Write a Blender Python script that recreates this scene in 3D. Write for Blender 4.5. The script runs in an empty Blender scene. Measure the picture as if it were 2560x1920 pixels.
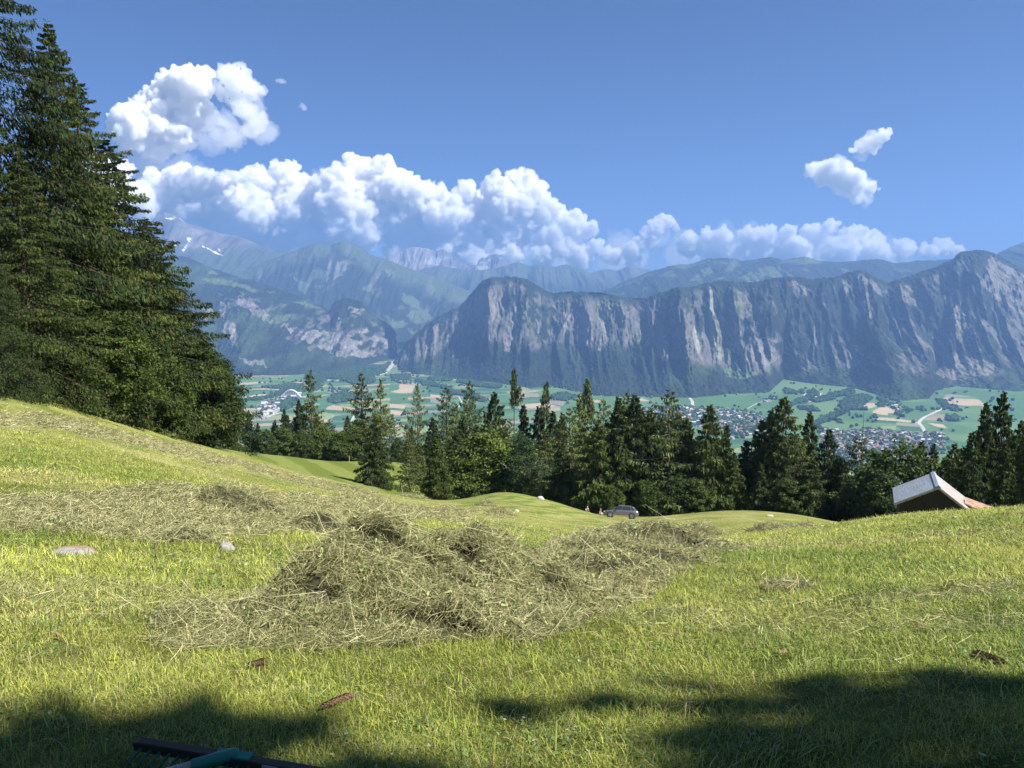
import bpy, math, random
import numpy as np
from mathutils import Vector, Matrix

random.seed(7)
RNG = np.random.default_rng(11)
SC = bpy.context.scene
COL = SC.collection

# ------------------------------------------------------------------ camera
F = 1925.0                      # focal length in pixels of the 2560x1920 photograph
PITCH = math.radians(6.37)
CP, SP = math.cos(PITCH), math.sin(PITCH)
cam_d = bpy.data.cameras.new('camera')
cam_d.sensor_width = 36.0
cam_d.lens = 36.0 * F / 2560.0
cam_d.clip_start = 0.05
cam_d.clip_end = 120000.0
cam = bpy.data.objects.new('camera', cam_d)
cam.location = (0, 0, 0)
cam.rotation_euler = (math.radians(90) - PITCH, 0, 0)
COL.objects.link(cam)
SC.camera = cam

# ------------------------------------------------------------------ light
SUN_AZ, SUN_EL = math.radians(112), math.radians(50)
SUN_DIR = Vector((math.cos(SUN_EL) * math.sin(SUN_AZ), math.cos(SUN_EL) * math.cos(SUN_AZ), math.sin(SUN_EL)))
world = bpy.data.worlds.new('World')
SC.world = world
world.use_nodes = True
wn = world.node_tree.nodes
wn.clear()
sky = wn.new('ShaderNodeTexSky')
sky.sky_type = 'NISHITA'
sky.sun_disc = False
sky.sun_elevation = SUN_EL
sky.sun_rotation = SUN_AZ
sky.altitude = 2000
sky.air_density = 0.75
sky.dust_density = 0.0
sky.ozone_density = 9.0
bg = wn.new('ShaderNodeBackground')
bg.inputs['Strength'].default_value = 0.05
wo = wn.new('ShaderNodeOutputWorld')
world.node_tree.links.new(sky.outputs[0], bg.inputs['Color'])
world.node_tree.links.new(bg.outputs[0], wo.inputs['Surface'])
sun_d = bpy.data.lights.new('sun', 'SUN')
sun_d.energy = 5.0
sun_d.angle = math.radians(0.53)
sun_d.color = (1.0, 0.95, 0.85)
sun = bpy.data.objects.new('sun', sun_d)
sun.rotation_euler = SUN_DIR.to_track_quat('Z', 'Y').to_euler()
COL.objects.link(sun)
SC.view_settings.view_transform = 'Standard'
SC.view_settings.look = 'None'
SC.view_settings.exposure = 1.3
SC.view_settings.gamma = 1.0
cy = SC.cycles
cy.max_bounces = 22
cy.diffuse_bounces = 3
cy.glossy_bounces = 2
cy.transmission_bounces = 4
cy.transparent_max_bounces = 6
cy.volume_bounces = 20
cy.use_adaptive_sampling = True
cy.adaptive_threshold = 0.02
cy.use_denoising = True
cy.sample_clamp_indirect = 6.0

# ------------------------------------------------------------------ helpers
D = 2560.0 / 2212.0             # photograph pixels per measured pixel

def ray(u, v):
    a = (np.asarray(u, float) - 1280.0) / F
    b = (960.0 - np.asarray(v, float)) / F
    return a, CP + b * SP, -SP + b * CP

def at(u, v, Y):
    a, dy, dz = ray(u, v)
    k = np.asarray(Y, float) / dy
    return a * k, dy * k, dz * k

def project(x, y, z):
    dep = y * CP - z * SP
    dep = np.where(dep > 0.05, dep, 0.05)
    return 1280.0 + F * x / dep, 960.0 - F * (y * SP + z * CP) / dep

def _hash(ix, iy, iz, seed):
    h = (ix.astype(np.int64) * 374761393 + iy.astype(np.int64) * 668265263 + iz.astype(np.int64) * 2147483647 + seed * 974634777)
    h = (h ^ (h >> 13)) * 1274126177
    h = h & 0x7fffffff
    h = (h ^ (h >> 16)) * 73244475
    h = h & 0x7fffffff
    h = h ^ (h >> 15)
    return (h & 0xffffff) / float(0xffffff) * 2 - 1

def noise2(x, y, seed=0):
    x, y = np.broadcast_arrays(np.asarray(x, float), np.asarray(y, float))
    fx, fy = np.floor(x), np.floor(y)
    ix, iy = fx.astype(np.int64), fy.astype(np.int64)
    tx, ty = x - fx, y - fy
    tx = tx * tx * (3 - 2 * tx); ty = ty * ty * (3 - 2 * ty)
    z = np.zeros_like(ix)
    a = _hash(ix, iy, z, seed); b = _hash(ix + 1, iy, z, seed)
    c = _hash(ix, iy + 1, z, seed); d = _hash(ix + 1, iy + 1, z, seed)
    return (a + (b - a) * tx) * (1 - ty) + (c + (d - c) * tx) * ty

def noise3(x, y, z, seed=0):
    fx, fy, fz = np.floor(x), np.floor(y), np.floor(z)
    ix, iy, iz = fx.astype(np.int64), fy.astype(np.int64), fz.astype(np.int64)
    tx, ty, tz = x - fx, y - fy, z - fz
    tx = tx * tx * (3 - 2 * tx); ty = ty * ty * (3 - 2 * ty); tz = tz * tz * (3 - 2 * tz)
    r = []
    for k in (0, 1):
        a = _hash(ix, iy, iz + k, seed); b = _hash(ix + 1, iy, iz + k, seed)
        c = _hash(ix, iy + 1, iz + k, seed); d = _hash(ix + 1, iy + 1, iz + k, seed)
        r.append((a + (b - a) * tx) * (1 - ty) + (c + (d - c) * tx) * ty)
    return r[0] + (r[1] - r[0]) * tz

def fbm2(x, y, o=5, seed=0, g=0.5, l=2.03):
    s, a, n = 0.0, 1.0, 0.0
    for k in range(o):
        s = s + a * noise2(x, y, seed + k * 17)
        n += a; a *= g
        x = x * l + 11.3; y = y * l - 7.7
    return s / n

def ridged2(x, y, o=5, seed=0, g=0.5, l=2.07):
    s, a, n = 0.0, 1.0, 0.0
    for k in range(o):
        s = s + a * (1 - 2 * np.abs(noise2(x, y, seed + k * 13)))
        n += a; a *= g
        x = x * l + 5.1; y = y * l + 3.7
    return s / n

def fbm3(x, y, z, o=4, seed=0, g=0.5):
    s, a, n = 0.0, 1.0, 0.0
    for k in range(o):
        s = s + a * noise3(x, y, z, seed + k * 19)
        n += a; a *= g
        x = x * 2.03 + 3.1; y = y * 2.01 - 7.3; z = z * 2.05 + 1.7
    return s / n

def sstep(a, b, x):
    t = np.clip((x - a) / (b - a), 0, 1)
    return t * t * (3 - 2 * t)

def inpoly(px, py, poly):
    inside = np.zeros(np.shape(px), bool)
    n = len(poly)
    for i in range(n):
        x1, y1 = poly[i]; x2, y2 = poly[(i + 1) % n]
        if y1 == y2: continue
        c = ((py < y1) != (py < y2)) & (px < (x2 - x1) * (py - y1) / (y2 - y1) + x1)
        inside ^= c
    return inside

def dpoly(pts, ox=0.0, oy=0.0, s=1.0 / D):
    return [(ox + x / s, oy + y / s) for x, y in pts]

def mesh_np(name, verts, faces, cols=None, smooth=False, mat=None):
    """verts (n,3); faces (m,3|4) int array; cols (n,3) linear colours"""
    me = bpy.data.meshes.new(name)
    verts = np.ascontiguousarray(verts, np.float32)
    faces = np.ascontiguousarray(faces, np.int32)
    m, k = faces.shape
    me.vertices.add(len(verts)); me.vertices.foreach_set('co', verts.ravel())
    me.loops.add(m * k); me.loops.foreach_set('vertex_index', faces.ravel())
    me.polygons.add(m)
    me.polygons.foreach_set('loop_start', np.arange(0, m * k, k, dtype=np.int32))
    me.polygons.foreach_set('use_smooth', np.full(m, smooth, bool))
    me.update(calc_edges=True)
    if cols is not None:
        at_ = me.attributes.new('Col', 'FLOAT_COLOR', 'POINT')
        c4 = np.ones((len(verts), 4), np.float32); c4[:, :3] = cols
        at_.data.foreach_set('color', c4.ravel())
    if mat is not None: me.materials.append(mat)
    return me

def link(name, me, parent=None, **props):
    o = bpy.data.objects.new(name, me)
    COL.objects.link(o)
    if parent is not None: o.parent = parent
    for k, v in props.items(): o[k] = v
    return o

def tag(o, label=None, cat=None, group=None, kind=None):
    if label: o['label'] = label
    if cat: o['category'] = cat
    if group: o['group'] = group
    if kind: o['kind'] = kind
    return o

def empty(name, loc, label, cat, group=None, rz=0.0):
    o = bpy.data.objects.new(name, None)
    o.empty_display_size = 0.2
    o.location = loc; o.rotation_euler = (0, 0, rz)
    COL.objects.link(o)
    return tag(o, label, cat, group)

def grid_faces(nr, nc):
    i = np.arange((nr - 1) * nc).reshape(nr - 1, nc)[:, :-1].ravel()
    return np.stack([i, i + 1, i + nc + 1, i + nc], 1)

def mat_col(name, rough=0.9, spec=0.2, translucent=0.0, nscale=None, namp=0.25, bump=0.0, detail=4):
    """principled material coloured by the mesh's own colour attribute, with extra procedural mottling"""
    m = bpy.data.materials.new(name); m.use_nodes = True
    nt = m.node_tree; n = nt.nodes; L = nt.links
    p = n['Principled BSDF']; out = n['Material Output']
    a = n.new('ShaderNodeAttribute'); a.attribute_name = 'Col'
    col = a.outputs['Color']
    if nscale:
        tc = n.new('ShaderNodeNewGeometry')
        no = n.new('ShaderNodeTexNoise'); no.inputs['Scale'].default_value = nscale; no.inputs['Detail'].default_value = detail
        no.inputs['Roughness'].default_value = 0.65
        L.new(tc.outputs['Position'], no.inputs['Vector'])
        mr = n.new('ShaderNodeMapRange')
        mr.inputs['From Min'].default_value = 0.3; mr.inputs['From Max'].default_value = 0.7
        mr.inputs['To Min'].default_value = 1 - namp; mr.inputs['To Max'].default_value = 1 + namp
        L.new(no.outputs['Fac'], mr.inputs['Value'])
        mul = n.new('ShaderNodeVectorMath'); mul.operation = 'SCALE'
        L.new(col, mul.inputs[0]); L.new(mr.outputs[0], mul.inputs['Scale'])
        col = mul.outputs[0]
        if bump:
            b = n.new('ShaderNodeBump'); b.inputs['Strength'].default_value = 1.0; b.inputs['Distance'].default_value = bump
            L.new(no.outputs['Fac'], b.inputs['Height']); L.new(b.outputs[0], p.inputs['Normal'])
    L.new(col, p.inputs['Base Color'])
    p.inputs['Roughness'].default_value = rough
    p.inputs['Specular IOR Level'].default_value = spec
    if translucent:
        t = n.new('ShaderNodeBsdfTranslucent'); mx = n.new('ShaderNodeMixShader')
        mx.inputs[0].default_value = translucent
        L.new(col, t.inputs['Color'])
        L.new(p.outputs[0], mx.inputs[1]); L.new(t.outputs[0], mx.inputs[2]); L.new(mx.outputs[0], out.inputs['Surface'])
    return m

def mat_plain(name, col, rough=0.7, metal=0.0, spec=0.5, nscale=None, namp=0.2, stretch=(1, 1, 1), bump=0.0, coat=0.0):
    m = bpy.data.materials.new(name); m.use_nodes = True
    nt = m.node_tree; n = nt.nodes; L = nt.links
    p = n['Principled BSDF']
    p.inputs['Base Color'].default_value = (*col, 1)
    p.inputs['Roughness'].default_value = rough
    p.inputs['Metallic'].default_value = metal
    p.inputs['Specular IOR Level'].default_value = spec
    p.inputs['Coat Weight'].default_value = coat
    if nscale:
        tc = n.new('ShaderNodeTexCoord'); mp = n.new('ShaderNodeMapping'); mp.inputs['Scale'].default_value = stretch
        no = n.new('ShaderNodeTexNoise'); no.inputs['Scale'].default_value = nscale; no.inputs['Detail'].default_value = 6
        L.new(tc.outputs['Object'], mp.inputs[0]); L.new(mp.outputs[0], no.inputs['Vector'])
        cr = n.new('ShaderNodeValToRGB')
        cr.color_ramp.elements[0].position = 0.3; cr.color_ramp.elements[1].position = 0.7
        cr.color_ramp.elements[0].color = (*[c * (1 - namp) for c in col], 1)
        cr.color_ramp.elements[1].color = (*[min(1, c * (1 + namp)) for c in col], 1)
        L.new(no.outputs['Fac'], cr.inputs[0]); L.new(cr.outputs[0], p.inputs['Base Color'])
        if bump:
            b = n.new('ShaderNodeBump'); b.inputs['Distance'].default_value = bump
            L.new(no.outputs['Fac'], b.inputs['Height']); L.new(b.outputs[0], p.inputs['Normal'])
    return m


def box_mesh(name, x0, x1, y0, y1, z0, z1, mat=None):
    v = [(x, y, z) for x in (x0, x1) for y in (y0, y1) for z in (z0, z1)]
    f = [(0, 1, 3, 2), (4, 6, 7, 5), (0, 4, 5, 1), (2, 3, 7, 6), (0, 2, 6, 4), (1, 5, 7, 3)]
    me = bpy.data.meshes.new(name); me.from_pydata(v, [], f)
    if mat: me.materials.append(mat)
    return me
# ------------------------------------------------------------------ the valley and the mountains
ZV = -560.0                     # valley floor, below the camera

def plane_y(u, v, z=ZV):
    """distance at which the pixel row meets the level z"""
    a, dy, dz = ray(u, v)
    return dy * z / dz

def crop(pts, ox, oy, s=2.5721):
    return [(ox + x / s, oy + y / s) for x, y in pts]

M_MOUNT = mat_col('mountain_rock_and_forest', rough=1.0, spec=0.05, nscale=0.02, namp=0.35, detail=6)
M_VALLEY = mat_col('valley_fields', rough=1.0, spec=0.05, nscale=0.004, namp=0.12, detail=3)

FOREST = np.array([0.022, 0.032, 0.022]); ROCK = np.array([0.165, 0.152, 0.14]); ROCKD = np.array([0.085, 0.082, 0.08])
ALP = np.array([0.085, 0.112, 0.058]); SCREE = np.array([0.24, 0.25, 0.19]); SNOW = np.array([0.85, 0.87, 0.9])

def mix(a, b, t):
    t = np.asarray(t)[..., None]
    return a * (1 - t) + b * t

def mountain(name, crest, yc, foot_v, yf, nu, nt, paint, prof, disp=(0, 0, 0), seed=0, back=0.7, zfoot=None, u0=None, u1=None,
             crestn=3.0, treeline=0.0, ribs=220.0, radial=0.25, cliffy=False):
    cu = np.array([p[0] for p in crest]); cv = np.array([p[1] for p in crest])
    u0 = cu[0] if u0 is None else u0; u1 = cu[-1] if u1 is None else u1
    U = np.linspace(u0, u1, nu)
    VC = np.interp(U, cu, cv)
    yc_ = np.interp(U, [p[0] for p in yc], [p[1] for p in yc]) if isinstance(yc, list) else np.full(nu, float(yc))
    xc, ycc, zc = at(U, VC, yc_)
    if foot_v is not None:
        fv = np.interp(U, [p[0] for p in foot_v], [p[1] for p in foot_v])
        yf_ = plane_y(U, fv)
        zf = np.full(nu, ZV - 12.0)
    else:
        yf_ = np.interp(U, [p[0] for p in yf], [p[1] for p in yf]) if isinstance(yf, list) else np.full(nu, float(yf))
        zf = np.full(nu, zfoot if zfoot is not None else ZV - 12.0)
    T = np.concatenate([np.linspace(0, 1, nt), 1 + np.linspace(0, 1, max(12, nt // 6))[1:] ** 1.2 * back])
    tt, _ = np.meshgrid(T, U, indexing='ij')
    Y = yf_[None] + (ycc - yf_)[None] * tt
    tp = np.clip(tt, 0, 1)
    P = np.interp(tp, [p[0] for p in prof], [p[1] for p in prof])
    Z = zf[None] + (zc - zf)[None] * P
    over = np.clip(tt - 1, 0, 9)
    Z = Z - over * (zc - zf)[None] * 0.95 - over ** 2 * 50
    ax = (U - 1280) / F
    dy_ = CP + (960 - VC) / F * SP
    X = ax[None] / dy_[None] * Y
    # ribs and gullies: push the face in and out, more strongly where it is steep
    mask = np.sin(np.pi * np.clip(tp, 0, 1)) ** 0.6 * (tt < 1.0) * (1 if not cliffy else .35 + .65 * sstep(.12, .42, tp))
    a0, a1, a2 = disp
    Xr = X * (float(np.mean(ycc)) / Y) ** radial
    wx = Xr + 0.30 * ribs * fbm2(Xr / (ribs * 2), Z / (ribs * 1.5), 3, seed + 5)
    r1 = ridged2(wx / (ribs * 2.6), Z / (ribs * 9) + 3, 4, seed + 1)
    r2 = ridged2(wx / (ribs * 0.7), Z / (ribs * 2.2) + 9, 4, seed + 2)
    r3 = fbm2(Xr / (ribs * .16), Z / (ribs * .3), 4, seed + 3)
    dY = -(a0 * r1 + a1 * r2 + a2 * r3) * mask
    dZ = (a0 * 0.25 * r1 + a1 * 0.3 * r2 + a2 * 0.6 * r3) * mask
    Y2 = Y + dY; X2 = X * (Y2 / Y)
    Z2 = Z + dZ + crestn * fbm2(X / 60, Y / 60, 4, seed + 8) * (tt > 0.02)
    if treeline:
        Z2 = Z2 + treeline * np.abs(noise2(X / 16, Y / 40, seed + 21)) * (tt > 0.02) * (tt <= 1.05)
    u_, v_ = project(X2, Y2, Z2)
    # steepness for the paint
    gz = np.gradient(Z2, axis=0); gy = np.gradient(Y2, axis=0)
    steep = np.clip(gz / (np.abs(gy) + 1.0), 0, 6)
    cols = paint(u_, v_, Xr, Y2, Z2, tt, steep, r1, r2, r3)
    nr = len(T)
    me = mesh_np(name, np.stack([X2, Y2, Z2], -1).reshape(-1, 3), grid_faces(nr, nu)[:, ::-1], cols.reshape(-1, 3), True, M_MOUNT)
    return tag(link(name, me), kind='structure')

def poly_mask(u, v, polys, seed=0, w=4.0):
    uu = u + w * fbm2(u / 9, v / 9, 3, seed + 40); vv = v + w * fbm2(u / 9 + 50, v / 9, 3, seed + 41)
    m = np.zeros(u.shape, bool)
    for p in polys: m |= inpoly(uu, vv, p)
    return m.astype(float)

# --- front range of cliffs across the valley
crestA = crop([(60, 905), (80, 870), (150, 760), (290, 640), (380, 580), (480, 540), (560, 450), (630, 370), (700, 350), (830, 345), (920, 360),
               (1020, 420), (1080, 445), (1240, 440), (1400, 445), (1550, 475), (1690, 480), (1740, 455), (1900, 420)], 960, 560)
crestA += crop([(70, 410), (160, 385), (250, 370), (350, 372), (450, 385), (640, 350), (720, 345), (850, 360), (1000, 350), (1080, 318), (1150, 300), (1200, 320), (1250, 350), (1340, 380),
                (1500, 330), (1620, 290), (1750, 240), (1800, 190), (1950, 170), (2030, 200), (2212, 300), (2500, 380), (3400, 250), (4600, 420)], 1700, 560)
footA = crop([(60, 905), (100, 960), (470, 1000), (700, 1020), (940, 1060), (1080, 1045), (1200, 1075), (1350, 1110), (1700, 1120), (2000, 1120)], 960, 560)
footA += crop([(200, 1112), (340, 1100), (600, 1085), (690, 1000), (900, 1030), (1150, 1055), (1400, 1130), (1480, 1140), (1650, 1130), (1690, 1080), (1830, 1047), (2212, 1080), (4600, 1090)], 1700, 560)

scree_polys = [crop(p, 1700, 560) for p in (
    [(190, 400), (230, 430), (240, 520), (215, 600), (245, 700), (258, 790), (268, 890), (240, 860), (225, 780), (190, 690), (180, 600), (195, 500)],
    [(92, 640), (110, 720), (132, 800), (120, 835), (95, 780), (80, 700)],
    [(1150, 310), (1260, 370), (1310, 470), (1240, 420), (1150, 350)],
    [(1190, 430), (1250, 470), (1240, 560), (1225, 610), (1180, 560), (1150, 480)],
    [(1370, 480), (1400, 540), (1432, 650), (1415, 640), (1385, 540)],
    [(1990, 200), (2090, 260), (2212, 330), (2330, 420), (2400, 560), (2280, 620), (2150, 560), (2010, 470), (1910, 390), (1960, 330)],
    [(1780, 530), (1850, 600), (1900, 680), (2000, 730), (1900, 720), (1800, 680), (1735, 600)],
    [(1700, 840), (1760, 830), (1900, 840), (2020, 900), (2030, 960), (1900, 980), (1790, 1015), (1640, 970), (1680, 900)],
    [(1100, 770), (1190, 800), (1160, 900), (1070, 930), (1090, 850)],
    [(720, 360), (800, 400), (860, 440), (800, 470), (730, 430)],
    [(1040, 350), (1070, 400), (1080, 520), (1060, 470)],
    [(350, 620), (400, 700), (380, 840), (330, 830), (320, 720)],
    [(480, 740), (560, 720), (640, 860), (560, 920), (440, 880), (440, 800)],
    [(870, 640), (905, 700), (870, 790), (855, 720)],
)]
scree_polys += [crop(p, 960, 560) for p in (
    [(840, 510), (870, 580), (862, 740), (830, 680), (805, 600)],
    [(480, 560), (505, 620), (510, 710), (490, 660)],
    [(1375, 590), (1440, 660), (1462, 740), (1430, 700), (1390, 640)],
    [(1230, 560), (1330, 600), (1350, 760), (1280, 790), (1240, 680)],
    [(1400, 730), (1410, 780), (1390, 830), (1380, 780)],
    [(660, 590), (690, 640), (640, 740), (640, 660)],
    [(700, 500), (745, 520), (700, 640), (690, 560)],
    [(760, 750), (830, 760), (820, 830), (760, 810)],
    [(280, 700), (370, 600), (330, 780), (260, 840)],
    [(990, 620), (1020, 640), (1000, 730), (980, 690)],
    [(1140, 560), (1200, 580), (1170, 720), (1140, 680)],
    [(1700, 560), (1712, 640), (1738, 720), (1722, 720), (1698, 620)],
    [(440, 850), (480, 815), (425, 880)],
)]
talus_line = crop([(60, 905), (300, 850), (500, 700), (560, 720), (700, 740), (900, 830), (1100, 760), (1300, 770), (1450, 770), (1650, 770), (1900, 880), (2212, 930)], 960, 560)
talus_line += crop([(300, 900), (600, 960), (900, 930), (1100, 950), (1400, 930), (1640, 990), (1900, 1020), (2212, 900), (4600, 950)], 1700, 560)
tl_u = np.array([p[0] for p in talus_line]); tl_v = np.array([p[1] for p in talus_line])
meadowA = [crop(p, 1700, 560) for p in (
    [(260, 930), (420, 910), (500, 960), (420, 1000), (290, 990)], [(1440, 800), (1500, 790), (1480, 850), (1430, 850)],
    [(760, 840), (800, 850), (830, 920), (780, 920)])]

def paintA(u, v, X, Y, Z, t, st, r1, r2, r3):
    tal = np.interp(u, tl_u, tl_v)
    wob = 14 * fbm2(u / 30, v / 40, 4, 91)
    cliff = sstep(14, -10, v - tal + wob)
    crestv = np.interp(u, [p[0] for p in crestA], [p[1] for p in crestA])
    top = sstep(4, 26, v - crestv + 8 * fbm2(u / 20, v / 20, 3, 17))
    right = sstep(1750, 2050, u)
    wq = X + 45 * fbm2(X / 130, Z / 100, 3, 131) + 0.55 * right * Z
    n = fbm2(wq / 85, Z / 230, 5, 31, g=0.66) + .55 * fbm2(X / 420, Z / 260, 3, 431) - .18 * r1
    n2 = fbm2(wq / 22, Z / 42, 4, 77, g=0.68)
    rockf = sstep(-0.20, 0.26, n + 0.6 * n2 + 0.24 - 0.34 * right) * cliff * top
    dark = sstep(-0.35, 0.45, fbm2(wq / 30, Z / 150, 5, 5, g=.65))
    c = mix(ROCKD * 1.15, ROCK, dark)
    c = mix(FOREST * (1 + 0.5 * fbm2(X / 120, Z / 100, 3, 8))[..., None], c, rockf * 0.8)
    lt = sstep(0.05, 0.5, fbm2(X / 300, Z / 200, 3, 62)) * (1 - cliff) * 0.30
    c = mix(c, np.array([0.07, 0.12, 0.045]), lt)
    s = poly_mask(u, v, scree_polys, 3, 5.0) * sstep(-0.5, 0.1, n2 + 0.25 * n)
    c = mix(c, ROCK * 1.15, s * 0.8)
    s2 = poly_mask(u, v, scree_polys[:2], 9, 1.5)
    c = mix(c, SCREE, s2 * 0.8)
    s3 = poly_mask(u, v, meadowA, 9, 3)
    c = mix(c, np.array([0.12, 0.17, 0.07]), s3 * sstep(-.2, .1, n2) * 0.8)
    grn = sstep(0.1, 0.5, fbm2(X / 150, Z / 300, 3, 412)) * rockf
    c = mix(c, np.array([0.13, 0.15, 0.075]), grn * 0.5)
    fl = sstep(0.25, 0.5, noise2(X / 12, Z / 12, 5)) * 0.4 * (1 - rockf)
    return c * (1 - fl[..., None])

profA = [(0, 0), (0.12, 0.05), (0.35, 0.20), (0.55, 0.36), (0.63, 0.50), (0.74, 0.74), (0.86, 0.90), (1, 1)]
mountain('mountain_range', crestA, [(980, 7300), (1100, 7200), (1283, 6900), (1500, 6300), (1700, 6000), (2100, 6300), (2450, 6700), (3000, 7400), (3600, 8000)],
         footA, None, 1500, 300, paintA, profA, (390, 105, 24), 3, back=0.6, crestn=8, treeline=14, ribs=210, radial=0.6, cliffy=True)

# --- alpine pasture ridge behind it
crestB = crop([(1100, 520), (1400, 440), (1530, 380), (1700, 315), (1850, 270), (1900, 262)], 960, 560)
crestB += crop([(60, 262), (180, 225), (300, 222), (400, 240), (500, 225), (580, 215), (650, 235), (800, 212), (900, 240), (1010, 250), (1280, 230), (1380, 255), (1520, 240), (1740, 230), (1900, 225), (2600, 260), (4000, 300)], 1700, 560)
pastB = [crop(p, 1700, 560) for p in (
    [(90, 340), (150, 290), (190, 280), (215, 310), (130, 365), (60, 370)], [(290, 300), (340, 235), (385, 240), (330, 310)],
    [(480, 285), (640, 270), (740, 340), (600, 345), (520, 320)], [(380, 350), (460, 310), (540, 330), (520, 390), (420, 380)],
    [(640, 225), (720, 230), (830, 222), (930, 250), (760, 262), (660, 245)], [(1030, 280), (1090, 300), (1050, 330)],
    [(240, 350), (290, 340), (260, 365)], [(780, 215), (860, 220), (900, 245), (800, 240)])]
pastB += [crop(p, 960, 560) for p in ([(1500, 400), (1560, 390), (1450, 430)], [(1670, 400), (1720, 405), (1660, 440)], [(1620, 380), (1660, 360), (1640, 390)])]

def paintB(u, v, X, Y, Z, t, st, r1, r2, r3):
    c = np.broadcast_to(FOREST * 1.15, u.shape + (3,)).copy()
    m = poly_mask(u, v, pastB, 7, 3)
    m = np.maximum(m, sstep(0.30, 0.38, fbm2(X / 330, Y / 300, 4, 18)) * 0.85)
    m = m * (1 - sstep(0.35, 0.42, fbm2(X / 50, Y / 50, 3, 28)))
    return mix(c, ALP, m)
mountain('mountain_ridge', crestB, 10500, None, 7700, 900, 140, paintB, [(0, 0), (0.4, 0.45), (0.8, 0.87), (1, 1)], (120, 60, 15), 23, zfoot=-250, crestn=10, treeline=16, ribs=300)

# --- peak behind at the right edge
crestC = crop([(1900, 330), (2040, 190), (2120, 150), (2212, 115), (2500, 40), (3000, 80), (4200, 200)], 1700, 560)
def paintC(u, v, X, Y, Z, t, st, r1, r2, r3):
    n = fbm2(X / 250, Z / 250, 4, 3)
    return mix(mix(np.broadcast_to(FOREST * 1.3, u.shape + (3,)), ALP, sstep(640, 612, v) * 0.8 + 0 * n), ROCK, sstep(0.1, 0.4, n) * 0.5)
mountain('mountain_ridge', crestC, 9700, None, 7600, 300, 120, paintC, [(0, 0), (0.5, 0.5), (1, 1)], (160, 80, 20), 33, zfoot=-100, ribs=260)

# --- left mountain with the long rock slab above the gorge
crestD = [(-900, 560), (-200, 590), (300, 610)] + crop([(250, 430), (380, 490), (520, 540), (700, 590), (880, 650), (1020, 700), (1140, 762), (1160, 730), (1180, 705), (1220, 692), (1270, 688), (1340, 710), (1380, 750), (1400, 780), (1450, 810), (1500, 840), (1550, 880), (1575, 920), (1582, 990), (1590, 1055)], 380, 480)
footD = [(-900, 960), (300, 950)] + crop([(400, 1150), (560, 1185), (900, 1182), (1200, 1150), (1400, 1110), (1500, 1085), (1590, 1056)], 380, 480)
slabD = [crop(p, 380, 480) for p in (
    [(505, 690), (560, 690), (640, 700), (700, 740), (760, 800), (900, 860), (1000, 890), (1150, 890), (1230, 900), (1330, 960), (1420, 930), (1520, 930), (1575, 980), (1585, 1030), (1480, 1010), (1430, 1050), (1340, 1060), (1200, 1050), (1050, 990), (950, 950), (860, 880), (740, 830), (640, 780), (560, 720)],
    [(300, 700), (370, 730), (400, 790), (340, 830), (260, 800)],
    [(470, 830), (520, 830), (550, 900), (555, 950), (530, 1000), (500, 940), (440, 900)],
    [(550, 1070), (620, 1080), (700, 1075), (750, 1120), (690, 1115), (600, 1100)],
    [(1270, 740), (1370, 760), (1340, 790), (1280, 780)], [(1180, 800), (1260, 830), (1220, 830)],
    [(1320, 870), (1390, 890), (1350, 920)], [(440, 700), (480, 740), (460, 830), (430, 800)])]
meadD = [crop(p, 380, 480) for p in (
    [(320, 560), (400, 555), (500, 570), (600, 595), (700, 640), (640, 645), (560, 610), (400, 590)], [(880, 700), (1000, 710), (1100, 755), (1000, 735)],
    [(360, 505), (400, 505), (430, 530), (370, 525)], [(560, 640), (600, 650), (590, 665)], [(740, 635), (800, 645), (760, 650)], [(1000, 735), (1060, 740), (1090, 755)])]
def paintD(u, v, X, Y, Z, t, st, r1, r2, r3):
    c = FOREST * (1 + 0.35 * fbm2(X / 140, Z / 120, 4, 8))[..., None]
    n = fbm2(X / 55, Z / 60, 5, 44, g=.62)
    s = poly_mask(u, v, slabD, 5, 9) * sstep(-0.30, 0.05, n)
    rk = mix(ROCKD * 1.4, ROCK * 1.12, sstep(-.3, .3, fbm2(X / 40 + Z / 60, Z / 30, 4, 14)))
    c = mix(c, rk * 1.25, s)
    near = poly_mask(u, v, [crop([(400, 640), (1200, 780), (1580, 880), (1590, 1060), (1100, 1050), (500, 800)], 380, 480)], 1, 12)
    c = mix(c, rk, near * sstep(0.12, 0.35, fbm2(X / 70, Z / 60, 4, 66)) * 0.6)
    c = mix(c, ALP * 1.1, poly_mask(u, v, meadD, 3, 4) * 0.95)
    c = mix(c, np.array([.08, .13, .05]), sstep(0.15, 0.45, fbm2(X / 260, Z / 160, 3, 9)) * 0.3)
    return c
mountain('mountain_slope', crestD, [(-900, 9500), (477, 8800), (823, 7900), (901, 7500), (1000, 7100)], footD, None, 1000, 260, paintD,
         [(0, 0), (0.2, 0.14), (0.45, 0.42), (0.7, 0.74), (0.85, 0.9), (1, 1)], (150, 70, 18), 53, crestn=8, treeline=14, ribs=230)

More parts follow.
